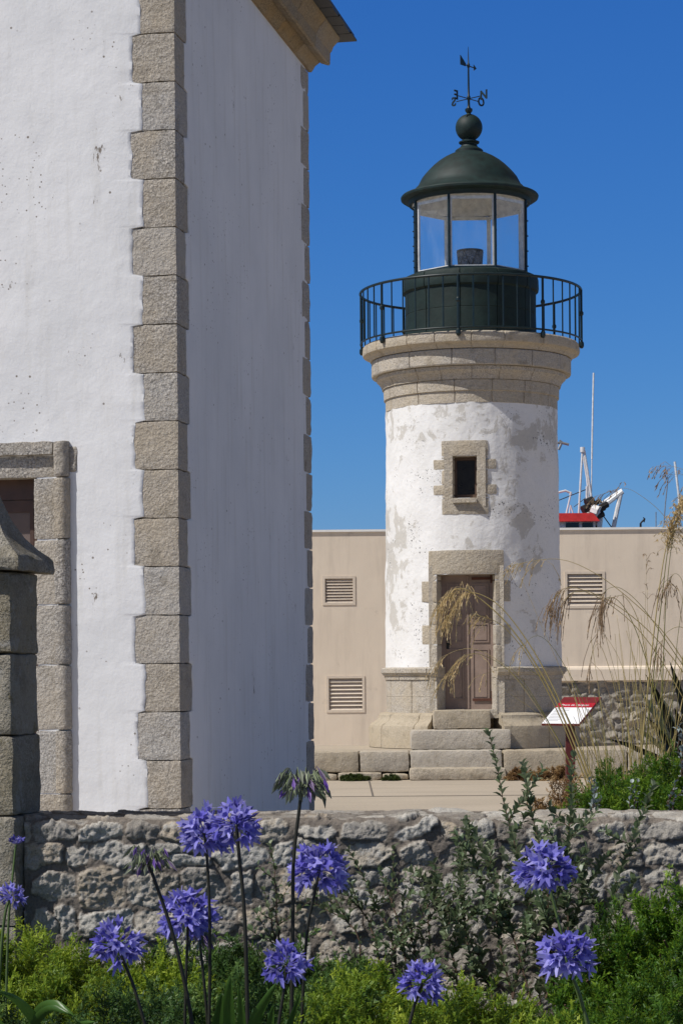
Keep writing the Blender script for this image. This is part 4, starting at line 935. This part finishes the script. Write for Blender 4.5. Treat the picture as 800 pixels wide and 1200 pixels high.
# ------------------------------------------------------------------ tall grasses
M['stem'] = M_leaf('straw_stem', [(0, (.16, .17, .04)), (.5, (.38, .30, .11)), (1, (.56, .44, .20))], .15)
M['seed'] = M_leaf('golden_seed_head', [(0, (.30, .19, .09)), (.5, (.54, .39, .19)), (1, (.74, .60, .36))], .35)
M['seedd'] = M_leaf('brown_seed_head', [(0, (.13, .08, .05)), (.5, (.32, .22, .13)), (1, (.54, .41, .26))], .3)
def smooth_pts(pts, sub=6):
    out = []; n = len(pts)
    for i in range(n-1):
        p0, p1, p2, p3 = pts[max(i-1, 0)], pts[i], pts[i+1], pts[min(i+2, n-1)]
        for s_ in range(sub):
            t = s_/sub; out.append(.5*((2*p1)+(p2-p0)*t+(2*p0-5*p1+4*p2-p3)*t*t+(3*p1-p0-3*p2+p3)*t**3))
    out.append(pts[-1]); return out
def setvar(o, v): a = o.data.attributes.new('var', 'FLOAT', 'POINT'); a.data.foreach_set('value', np.full(len(o.data.vertices), v, dtype=np.float32))
def grass_stem(parent, pts, Y, rad, head=.0, dens=1.0, mat='seed', v=None, droop=1.0, sz=1.0, dY=.0):
    P_ = smooth_pts([at(px, py, Y+dY*i/(len(pts)-1)) for i, (px, py) in enumerate(pts)])
    mb = MB(); mb.tube(P_, [rad*(1-.7*i/(len(P_)-1)) for i in range(len(P_))], 5); o = mb.build('flower_stem', M['stem'], parent, smooth=True); setvar(o, v if v is not None else random.random())
    if head <= 0: return o
    hm = MB(); Q, Vv = [], []; n = len(P_); i0 = int(n*(1-head)); total = sum((P_[i+1]-P_[i]).length for i in range(i0, n-1)); nb = int(total/.0072*dens)
    for b in range(nb):
        t = (b+random.random())/nb; q = i0+t*(n-1-i0); j = min(int(q), n-2); p = P_[j].lerp(P_[j+1], q-j); ax = (P_[j+1]-P_[j]).normalized()
        d = (ax*random.uniform(.3, 1.2)+Vector((random.gauss(0, .35), random.gauss(0, .35), random.gauss(0, .25)))).normalized(); L = random.uniform(.03, .12)*(1.1-.5*t)*sz
        pp_ = [p, p+d*L*.5+Vector((0, 0, -.1*L*droop)), p+d*L*.85+Vector((0, 0, -.55*L*droop)), p+d*L+Vector((0, 0, -1.0*L*droop))]
        for k in range(3):
            s_ = Vector((1, 0, 0))*.0013; Q.append([pp_[k]-s_, pp_[k]+s_, pp_[k+1]+s_, pp_[k+1]-s_]); Vv.append(.4)
        for k in range(random.randint(3, 7)):
            q_ = random.uniform(.35, 1.0); k0 = min(int(q_*3), 2); bp = pp_[k0].lerp(pp_[k0+1], q_*3-k0); dd_ = (pp_[3]-pp_[1]+Vector((random.gauss(0, .018), random.gauss(0, .018), -.02*droop))).normalized(); ln = random.uniform(.012, .024)*sz**.5; w_ = Vector((random.uniform(-1, 1), random.uniform(-1, 1), 0)).normalized()*.0026
            Q.append([bp, bp+dd_*ln*.4+w_, bp+dd_*ln, bp+dd_*ln*.4-w_]); Vv.append(min(1, max(0, random.gauss(.5, .25))))
    h = quads_obj('seed_head', Q, Vv, M[mat], o); return o
YG = 10.2
G1 = empty('feather_grass', at(700, 950, YG), 'clump of golden arching grass whose plumes hang in front of the lighthouse door', 'grass clump')
for pts, rad, hd, de, mt, dr in [
    ([(700, 945), (672, 870), (640, 800), (600, 738), (560, 700), (535, 690), (514, 712)], .0052, .30, 2.2, 'seed', 1.),
    ([(704, 945), (668, 850), (632, 775), (596, 722), (570, 700), (545, 697), (520, 730)], .0042, .26, 1.6, 'seed', 1.),
    ([(697, 945), (660, 850), (625, 780), (600, 745), (580, 728), (556, 720)], .0035, .20, 1.2, 'seed', 1.),
    ([(694, 945), (650, 860), (610, 800), (575, 772), (545, 768), (516, 800)], .0020, .30, .9, 'seed', .8),
    ([(692, 945), (655, 870), (600, 790), (560, 762), (530, 764), (512, 778)], .0018, .18, .8, 'seed', .7),
    ([(712, 945), (690, 860), (650, 770), (620, 700), (602, 660)], .0015, .0, 1, 'seed', 1.),
    ([(690, 945), (650, 860), (610, 795), (580, 772)], .0022, 0, 1, 'seed', 1.), ([(686, 945), (640, 850), (600, 815), (575, 800)], .0014, 0, 1, 'seed', 1.),
    ([(715, 945), (690, 840), (655, 770), (630, 745), (608, 760)], .0020, .14, .6, 'seed', 1.),
    ([(708, 945), (660, 830), (628, 790), (600, 782), (560, 792)], .0016, .10, .5, 'seed', 1.)]:
    grass_stem(G1, pts, YG, rad, hd, de, mt, None, dr)
G2 = empty('feather_grass', at(750, 950, YG), 'taller clump of brown-plumed grass in front of the right-hand wall vent', 'grass clump')
for pts, rad, hd, de, mt, dr in [
    ([(860, 900), (820, 810), (780, 745), (735, 700), (690, 668), (650, 655), (600, 662)], .0030, .16, .9, 'seed', .8),
    ([(850, 900), (810, 805), (765, 745), (720, 708), (685, 692), (660, 690), (642, 712)], .0030, .22, 1.6, 'seedd', 1.3),
    ([(840, 900), (790, 800), (745, 735), (700, 700), (672, 694), (655, 712)], .0028, .20, 1.5, 'seedd', 1.4),
    ([(800, 940), (770, 820), (745, 740), (725, 705), (708, 702), (704, 722)], .0028, .26, 1.6, 'seedd', 1.4),
    ([(790, 940), (762, 800), (748, 730), (732, 700), (718, 700)], .0028, .24, 1.6, 'seedd', 1.5),
    ([(860, 860), (800, 780), (755, 715), (728, 690), (712, 690), (705, 700)], .0024, .22, 1.4, 'seedd', 1.4),
    ([(752, 945), (735, 880), (718, 800), (702, 755), (692, 770), (690, 785)], .0020, .18, .9, 'seedd', 1.2),
    ([(765, 945), (745, 860), (728, 780), (704, 740), (698, 748)], .0018, .15, .9, 'seedd', 1.2),
    ([(738, 945), (736, 860), (730, 780), (722, 720)], .0020, .0, 1, 'seedd', 1.), ([(748, 945), (752, 860), (757, 760), (758, 690)], .0018, .12, .5, 'seedd', .3),
    ([(742, 945), (748, 820), (755, 720), (757, 650)], .0014, .18, .35, 'seedd', .5)]:
    grass_stem(G2, pts, YG+.25, rad, hd, de, mt, None, dr)
G3 = empty('feather_grass', at(775, 950, YG), 'tallest upright grass clump with thick golden plumes at the right edge of the photo', 'grass clump')
for pts, rad, hd, de, mt, dr in [
    ([(745, 945), (757, 820), (768, 720), (778, 650), (790, 605), (800, 585)], .0042, .36, 3.0, 'seed', .5),
    ([(750, 945), (762, 820), (775, 700), (785, 630), (806, 580)], .0036, .34, 3.0, 'seed', .5),
    ([(770, 945), (775, 820), (780, 700), (790, 620), (812, 560)], .0030, .3, 1.8, 'seed', .7),
    ([(800, 640), (777, 604), (752, 582), (730, 572), (702, 580)], .0014, .28, .8, 'seedd', .6),
    ([(870, 640), (840, 580), (810, 556), (790, 547), (770, 546)], .0016, .3, .9, 'seedd', .7),
    ([(880, 660), (850, 600), (820, 566), (800, 556), (784, 556)], .0016, .3, .9, 'seedd', .9),
    ([(780, 945), (786, 850), (792, 760), (800, 690), (790, 672), (780, 690)], .0020, .22, 1.0, 'seedd', 1.2),
    ([(790, 945), (800, 850), (806, 760), (798, 700), (785, 684)], .0020, .22, 1.0, 'seedd', 1.2),
    ([(870, 880), (830, 800), (805, 740), (782, 740), (770, 765)], .0022, .2, .8, 'seedd', 1.2)]:
    grass_stem(G3, pts, YG-.1, rad, hd, de, mt, None, dr)
bl_m = []
for G, x0, x1, n in ((G1, 688, 722, 20), (G2, 722, 775, 34), (G3, 740, 815, 36)):
    for k in range(n):
        px = random.uniform(x0, x1); h = random.uniform(70, 230); lean = random.uniform(-50, 45) if G is not G1 else random.uniform(-45, 5); Yk = YG+random.uniform(-.35, .35)
        P_ = smooth_pts([at(px, 948, Yk), at(px+lean*.25, 948-h*.5, Yk), at(px+lean*.8, 948-h, Yk)], 4); mb = MB(); mb.tube(P_, [random.uniform(.0016, .0032)*(1-.6*i/(len(P_)-1)) for i in range(len(P_))], 4)
        o = mb.build('blade', M['stem'], G); setvar(o, random.uniform(0, .9))

# ------------------------------------------------------------------ agapanthus
M['petal'] = M_leaf('violet_blue_petal', [(0, (.045, .036, .30)), (.5, (.145, .13, .60)), (1, (.46, .44, .90))], .38, .5)
M['wilt'] = M_leaf('wilted_flower', [(0, (.14, .18, .08)), (.45, (.30, .36, .20)), (.8, (.34, .26, .38)), (1, (.20, .10, .48))], .2)
M['fstem'] = plain('dark_flower_stem', (.022, .022, .014), .5); M['fstemg'] = plain('green_flower_stem', (.09, .14, .04), .5)
M['strap'] = M_leaf('strap_leaf', [(0, (.03, .08, .015)), (1, (.08, .17, .03))], .3, .35)
def head(c, r, n, kind, seed, axis=Vector((0, 0, 1))):
    rs = random.Random(seed); Q, Vv = [], []
    for i in range(n):
        # floret directions over a bit more than the upper half
        ph = i*2.39996+rs.random()*.5
        if kind == 'open': cz = 1-(i+.5)/n*1.62
        elif kind == 'wilt': cz = -.75+1.2*rs.random()
        else: cz = .5+.5*rs.random()
        sr = math.sqrt(max(0, 1-cz*cz)); d = Vector((sr*math.cos(ph), sr*math.sin(ph), cz)); d = (d+Vector((rs.gauss(0, .10), rs.gauss(0, .10), rs.gauss(0, .08)))).normalized()
        base = c+d*r*.18
        if kind == 'wilt':
            arch = (Vector((d.x, d.y, rs.uniform(-.35, 1.0)))).normalized(); p1 = c+Vector((0, 0, r*.25))+arch*r*rs.uniform(.3, .85); dirn = Vector((d.x*.45+rs.gauss(0, .15), d.y*.45, -1+rs.random()*.5)).normalized(); L = r*rs.uniform(.35, .8)
            s_ = arch.orthogonal().normalized()*.0012; Q.append([c-s_, c+s_, p1+s_, p1-s_]); Vv.append(.1); col = rs.choice([.1, .25, .35, .45, .5, .8, .95])
            for k in range(3):
                a_ = rs.random()*6.28; o_ = dirn.orthogonal().normalized(); o_.rotate(Quaternion(dirn, a_)); w_ = r*.09
                Q.append([p1, p1+dirn*L*.5+o_*w_, p1+dirn*L, p1+dirn*L*.5-o_*w_]); Vv.append(min(1, max(0, col+rs.gauss(0, .05))))
            continue
        rl = r*rs.uniform(.70, 1.12); th = c+d*rl*.50; mouth = c+d*rl*.70; droopv = Vector((0, 0, -rs.uniform(0, .12)*r)); th += droopv*.3; mouth += droopv*.6
        s_ = d.orthogonal().normalized(); col = min(1, max(0, rs.gauss(.45, .2)))
        sw = s_*.0011; Q.append([base-sw, base+sw, th+sw, th-sw]); Vv.append(.15)
        bud = rs.random() < (.22 if kind == 'open' else .8)
        for k in range(6):
            o_ = s_.copy(); o_.rotate(Quaternion(d, k*PI/3+rs.random()*.2)); t_ = d.cross(o_)
            if bud:
                w_ = t_*r*.055; Q.append([th, th+d*r*.15+w_+o_*r*.035, th+d*r*.36, th+d*r*.15-w_+o_*r*.035]); Vv.append(max(0, col-.25)); continue
            w1, w2 = t_*r*.046, t_*r*.092; fl = rs.uniform(.12, .34); pt = mouth+d*r*rs.uniform(.12, .38)+o_*r*fl*1.1+droopv*.6; pm = mouth+o_*r*.10+d*r*.10
            Q.append([th-w1*.4, th+w1*.4, mouth+o_*r*.055+w1, mouth+o_*r*.055-w1]); Vv.append(max(0, col-.18))
            Q.append([mouth+o_*r*.055-w1, mouth+o_*r*.055+w1, pm+w2, pm-w2]); Vv.append(col)
            Q.append([pm-w2, pm+w2, pt+w2*.25, pt-w2*.25]); Vv.append(min(1, col+.18+rs.gauss(0, .06)))
    return Q, Vv
flowers = [  # head px, py, radius px, distance, stem points, kind, label
 ((239, 976), 34, 5.75, [(243, 1010), (246, 1090), (245, 1230)], 'open', 48, 'large purple-blue agapanthus head overlapped on its right by another, stem nearly straight'),
 ((277, 966), 34, 5.60, [(279, 990), (287, 1080), (291, 1230)], 'open', 44, 'purple-blue agapanthus on a tall black stem, right one of the touching pair'),
 ((353, 925), 33, 5.70, [(351, 945), (344, 1010), (343, 1100), (341, 1230)], 'wilt', 95, 'tallest agapanthus, wilted and drooping, standing above the wall top'),
 ((374, 1019), 37, 5.85, [(369, 1045), (359, 1100), (352, 1230)], 'open', 46, 'purple-blue agapanthus just below the tall wilted one'),
 ((174, 1013), 28, 5.65, [(183, 1036), (204, 1100), (222, 1180), (228, 1230)], 'wilt', 85, 'wilted greenish agapanthus on a thick dark stem leaning left'),
 ((220, 1074), 36, 5.95, [(220, 1095), (218, 1150), (216, 1230)], 'open', 46, 'purple-blue agapanthus under the touching pair, with a faded head below it'),
 ((137, 1108), 33, 5.55, [(143, 1122), (158, 1160), (178, 1230)], 'open', 38, 'purple-blue agapanthus lowest on the left, in front of the yellow-green conifer'),
 ((335, 1131), 31, 5.50, [(334, 1150), (328, 1190), (322, 1230)], 'open', 42, 'purple-blue agapanthus low among the strap leaves'),
 ((495, 1152), 30, 5.45, [(490, 1165), (482, 1190), (474, 1230)], 'open', 26, 'small sparse purple-blue agapanthus alone at the bottom centre'),
 ((639, 1019), 36, 5.80, [(645, 1045), (655, 1085), (672, 1150), (700, 1230)], 'open', 48, 'purple-blue agapanthus in front of the tall sparse shrub, upper of the two on the right'),
 ((662, 1121), 38, 5.50, [(668, 1140), (680, 1170), (694, 1230)], 'open', 46, 'purple-blue agapanthus on a green stem, lower of the two on the right'),
 ((14, 1051), 19, 5.90, [(8, 1064), (4, 1090), (0, 1140), (-4, 1230)], 'open', 26, 'small purple-blue agapanthus on a pale green stem at the left edge, before the pier'),
 ((19, 990), 15, 6.10, [(18, 999), (14, 1040), (10, 1090), (6, 1230)], 'bud', 26, 'half-opened agapanthus bud on a green stem above the small flower at the left edge'),
 ((233, 1104), 24, 6.05, [(236, 1120), (240, 1160), (246, 1230)], 'wilt', 40, 'faded thin agapanthus head below a fresh one, left of the centre stems')]
for i, ((px, py), rp, Y, sp_, kind, n, lb) in enumerate(flowers):
    c = at(px, py, Y); r = rp/F*Y*1.02; gr = i in (10, 11, 12, 9)
    P_ = smooth_pts([c]+[at(a_, b_, Y) for a_, b_ in sp_], 5)[::-1]; P_ = [Vector((P_[0].x, P_[0].y, .22))]+P_
    o = empty('agapanthus', P_[0], lb, 'flower', 'agapanthus flowers in front of the wall')
    mb = MB(); rd = .0038 if kind != 'bud' else .003; rd = .0046 if i in (1, 4, 2) else rd; mb.tube(P_, [rd*(1.25-.35*k/(len(P_)-1)) for k in range(len(P_))], 7)
    mb.build('stem', M['fstemg' if gr else 'fstem'], o, smooth=True)
    Q, Vv = head(c, r, n, kind, 50+i); quads_obj('flower_head', Q, Vv, M['wilt' if kind == 'wilt' else 'petal'], o)
# strap leaves
def strap(parent, pts, Y, wd, v, dY=0):
    P_ = smooth_pts([at(px, py, Y+dY*i/(len(pts)-1)) for i, (px, py) in enumerate(pts)], 5); n = len(P_); mb = MB(); sec = []
    for i, p in enumerate(P_):
        t = i/(n-1); ax = (P_[min(i+1, n-1)]-P_[max(i-1, 0)]).normalized(); s_ = ax.cross(Vector((.25, -1, .1))).normalized(); w_ = wd*min(1, .6+t)*(1-max(0, t-.45)/.55)**.7+.001; nn_ = ax.cross(s_)*wd*.22
        sec.append([p-s_*w_*.5+nn_, p, p+s_*w_*.5+nn_])
    for i in range(n-1):
        for j in range(2): mb.face([sec[i][j], sec[i][j+1], sec[i+1][j+1], sec[i+1][j]])
    o = mb.build('leaf', M['strap'], parent, smooth=True); setvar(o, v)
LV = empty('strap_leaf_plant', at(290, 1235, 5.4), 'upright green strap leaves at the foot of the tall flower stems', 'plant')
for pts, wd in [([(272, 1240), (268, 1190), (270, 1145)], .034), ([(283, 1240), (284, 1200), (280, 1155)], .022), ([(258, 1240), (256, 1200), (260, 1165)], .028), ([(292, 1240), (300, 1195), (324, 1153)], .030), ([(312, 1240), (316, 1210), (320, 1180)], .024), ([(330, 1240), (340, 1200), (352, 1165)], .016), ([(300, 1240), (285, 1220), (262, 1200)], .022)]:
    strap(LV, pts, 5.4, wd, random.random(), -.08)
LV2 = empty('strap_leaf_plant', at(40, 1235, 5.3), 'arching strap leaves at the bottom left corner in front of the conifer', 'plant')
for pts, wd in [([(60, 1240), (40, 1195), (20, 1172), (0, 1162)], .024), ([(30, 1240), (45, 1190), (65, 1178), (86, 1190)], .030), ([(20, 1240), (40, 1200), (60, 1182), (82, 1188)], .022), ([(10, 1250), (5, 1215), (-5, 1192)], .03), ([(70, 1240), (90, 1205), (110, 1198)], .018)]:
    strap(LV2, pts, 5.3, wd, .6+.4*random.random(), -.1)

# ------------------------------------------------------------------ information sign
YS = 24.0; SC = (at(635.5, 848, YS)+at(676, 849, YS))/2
sg = empty('information_sign', (SC.x+.12, YS+.15, 0), 'tilted white and red information panel on a dark red post beside the platform', 'sign')
psi = R(38); ev = Vector((math.cos(psi), -math.sin(psi), 0)); hv = Vector((math.sin(psi), math.cos(psi), 0)); wS = .48; bl0 = SC-ev*wS/2
upv = (hv*.46+Vector((0, 0, .285))); nS = ev.cross(upv).normalized(); Ls = upv.length; uu = upv.normalized()
if nS.z < 0: nS = -nS
def sp2(s_, t, d): return tuple(bl0+ev*s_+uu*t+nS*d)
mb = MB(); mb.box(0, wS, 0, Ls, -.022, 0, sp2); pn = mb.build('panel', M['signdk'], sg)
mb = MB(); mb.box(.004, wS-.004, .004, Ls*.60, .001, .004, sp2); mb.build('printed_face', M['signw'], pn)
mb = MB(); mb.box(.004, wS-.004, Ls*.602, Ls*.77, .001, .004, sp2); mb.build('red_header', M['signred'], pn)
tm = text_mesh('Phare de Haliguen', .048, .0006, 'header_text'); cc = bl0+ev*wS*.5+uu*Ls*.685+nS*.0055
tm.transform(Matrix(((ev.x, uu.x, nS.x, cc.x), (ev.y, uu.y, nS.y, cc.y), (ev.z, uu.z, nS.z, cc.z), (0, 0, 0, 1)))); obj('header_text', tm, M['signw'], pn)
mb = MB()
for k in range(9): mb.box(.03, wS*(.45 if k % 3 else .38), Ls*(.10+.055*k), Ls*(.10+.055*k)+.007, .0042, .005, sp2)
mb.build('text_lines', M['steel'], pn)
mb = MB(); pb = bl0+ev*wS*.5+hv*.2; mb.box(pb.x-.05, pb.x+.05, pb.y-.04, pb.y+.04, 0, SC.z+.10); mb.build('post', M['signp'], sg)

# ------------------------------------------------------------------ fishing boat beyond the wall
YB_ = 46.0
def bp(px, py, dy=0): return at(px, py, YB_+dy)
FB = empty('fishing_boat', (bp(690, 700).x, YB_, -1.2), 'white fishing boat with red wheelhouse roof and steel gantry behind the beige wall', 'boat')
x0 = bp(640, 700).x; mb = MB(); sec = []
for i, (dx, hwid, top) in enumerate(((-2.5, .2, 1.6), (-1.5, 1.3, 1.3), (1, 1.8, 1.0), (4.5, 1.8, 1.0), (6.5, 1.5, 1.1))):
    sec.append([(x0+dx, YB_-hwid, top-.0), (x0+dx, YB_-hwid*.75, -1.3), (x0+dx, YB_+hwid*.75, -1.3), (x0+dx, YB_+hwid, top)])
for i in range(4):
    for j in range(4): mb.face([sec[i][j], sec[i][(j+1) % 4], sec[i+1][(j+1) % 4], sec[i+1][j]])
mb.face(sec[0]); mb.face(sec[-1]); mb.build('hull', M['boatb'], FB)
zr0, zr1 = bp(670, 614.5).z, bp(670, 606).z; xa, xb = bp(636, 612).x, bp(690, 612).x
mb = MB(); mb.box(xa, xb, YB_-1.1, YB_+1.1, 1.0, zr0-.02); wh = mb.build('wheelhouse', M['boatw'], FB)
mb = MB(); y0 = YB_-1.25
mb.hexa([(xa-.1, y0, zr0-.02), (xb+.08, y0, zr0-.02), (xb+.08, YB_+1.25, zr0-.02), (xa-.1, YB_+1.25, zr0-.02), (xa-.05, y0+.06, zr1), (xb-.06, y0+.06, zr1), (xb-.06, YB_+1.2, zr1), (xa-.05, YB_+1.2, zr1)]); mb.build('roof', M['boatr'], wh)
for px0, px1 in ((656, 671), (675, 687)):
    mb = MB(); mb.box(bp(px0, 619).x, bp(px1, 619).x, YB_-1.13, YB_-1.103, bp(0, 629).z, bp(670, 616.8).z); mb.build('window', M['dark'], wh)
def rods(name, mat, segs, r):
    mb = MB()
    for s_ in segs:
        rr2 = s_[-1] if not isinstance(s_[-1], tuple) else r; pts = [q for q in s_ if isinstance(q, tuple)]
        mb.tube([bp(*q) for q in pts], rr2, 8)
    return mb.build(name, mat, FB, auto=40)
rods('gantry', M['boatw'], [((677, 612), (680, 560), (682, 527), .022), ((696, 620), (692, 580), (684, 528), .026), ((691, 600), (687, 560), (683, 535), .020), ((700, 622), (694, 590), .07), ((680, 610), (696, 605), .03), ((687, 570, 0), (687, 603, 0), .025), ((682, 524), (682, 530), .05)], .03)
rods('crane_arm', M['boatw'], [((700, 598), (729, 576), .055), ((704, 590), (728, 574), .03), ((718, 620), (721, 605), (727, 577), .05)], .05)
rods('winch', M['boatw'], [((694, 597, -.2), (702, 600, -.3), .12), ((690, 620), (692, 598), .08), ((698, 625), (700, 606), .11)], .1)
mb = MB()
for (px, py, r) in ((690, 588, .09), (686, 596, .09), (703, 596, .08), (707, 593, .07), (692, 618, .10), (702, 604, .07), (699, 589, .05)):
    c = bp(px, py, -.25); mb.tube([c-Vector((.07, 0, .03)), c+Vector((.08, .05, .04))], r, 7)
mb.build('black_floats', M['blk'], FB)
rods('lamp_mast', M['boatw'], [((662, 606), (668, 580), .018), ((666, 606), (668, 592), .015), ((672, 606), (668, 592), .015), ((668, 580), (668, 577), .03), ((650, 578), (662, 575), (669, 578), .025)], .02)
rods('whip_antenna', M['boatw'], [((695, 437), (694, 480), (693, 538), .018), ((693, 538), (692, 610), .012)], .02)
rods('rigging', M['blk'], [((640, 592), (690, 572), .010), ((672, 594), (690, 580), .008), ((706, 604), (716, 618), .012)], .01)
rods('aerial_mast', M['steel'], [((650, 610), (650, 520), .03), ((650, 519), (658, 519), (666, 521), .028), ((654, 527), (657, 520), .03), ((655, 516), (661, 520), .02)], .02)
SBt = empty('sailing_boat', (bp(792, 700).x+.5, 52, -1.2), 'sailing boat of which only thin white masts show above the beige wall at the right', 'boat')
mb = MB(); xh = bp(792, 700).x+.8; sec = [[(xh+dx, 52-hw, .2+.1*abs(dx)/3), (xh+dx, 52-hw*.5, -1.4), (xh+dx, 52+hw*.5, -1.4), (xh+dx, 52+hw, .2+.1*abs(dx)/3)] for dx, hw in ((-3.4, .15), (-2, .9), (0, 1.3), (3, 1.0))]
for i in range(3):
    for j in range(4): mb.face([sec[i][j], sec[i][(j+1) % 4], sec[i+1][(j+1) % 4], sec[i+1][j]])
mb.face(sec[0]); mb.face(sec[-1]); mb.build('hull', M['boatw'], SBt)
def mast(name, mat, pts, rad, Y, parent):
    mb = MB(); P_ = [at(px, py, Y) for px, py in pts]; P_.append(Vector((P_[-1].x, Y, 0))); mb.tube(P_, rad, 8); return mb.build(name, mat, parent)
mast('mast', M['boatw'], [(790, 541), (795, 584)], .028, 52, SBt)
mast('mizzen_mast', M['steel'], [(782, 562), (779, 590), (777, 618)], .014, 52.4, SBt)
mast('whip_antenna', M['steel'], [(768, 600), (768, 618)], .012, 51.6, SBt)
NB = empty('navigation_aerial', (at(750, 615, 41).x, 41, 0), 'small black aerial bracket just showing over the wall top between the boats', 'aerial')
mb = MB(); a_ = lambda px, py: at(px, py, 41)
mb.tube([Vector((a_(750, 618).x, 41, 0)), a_(750, 613)], .02, 6); mb.build('pole', M['blk'], NB)
mb = MB(); mb.tube([a_(750, 613), a_(752, 611), a_(755, 608)], .016, 6); mb.tube([a_(753, 606.5), a_(755, 608), a_(754, 612)], .012, 6); mb.build('bracket', M['blk'], NB)
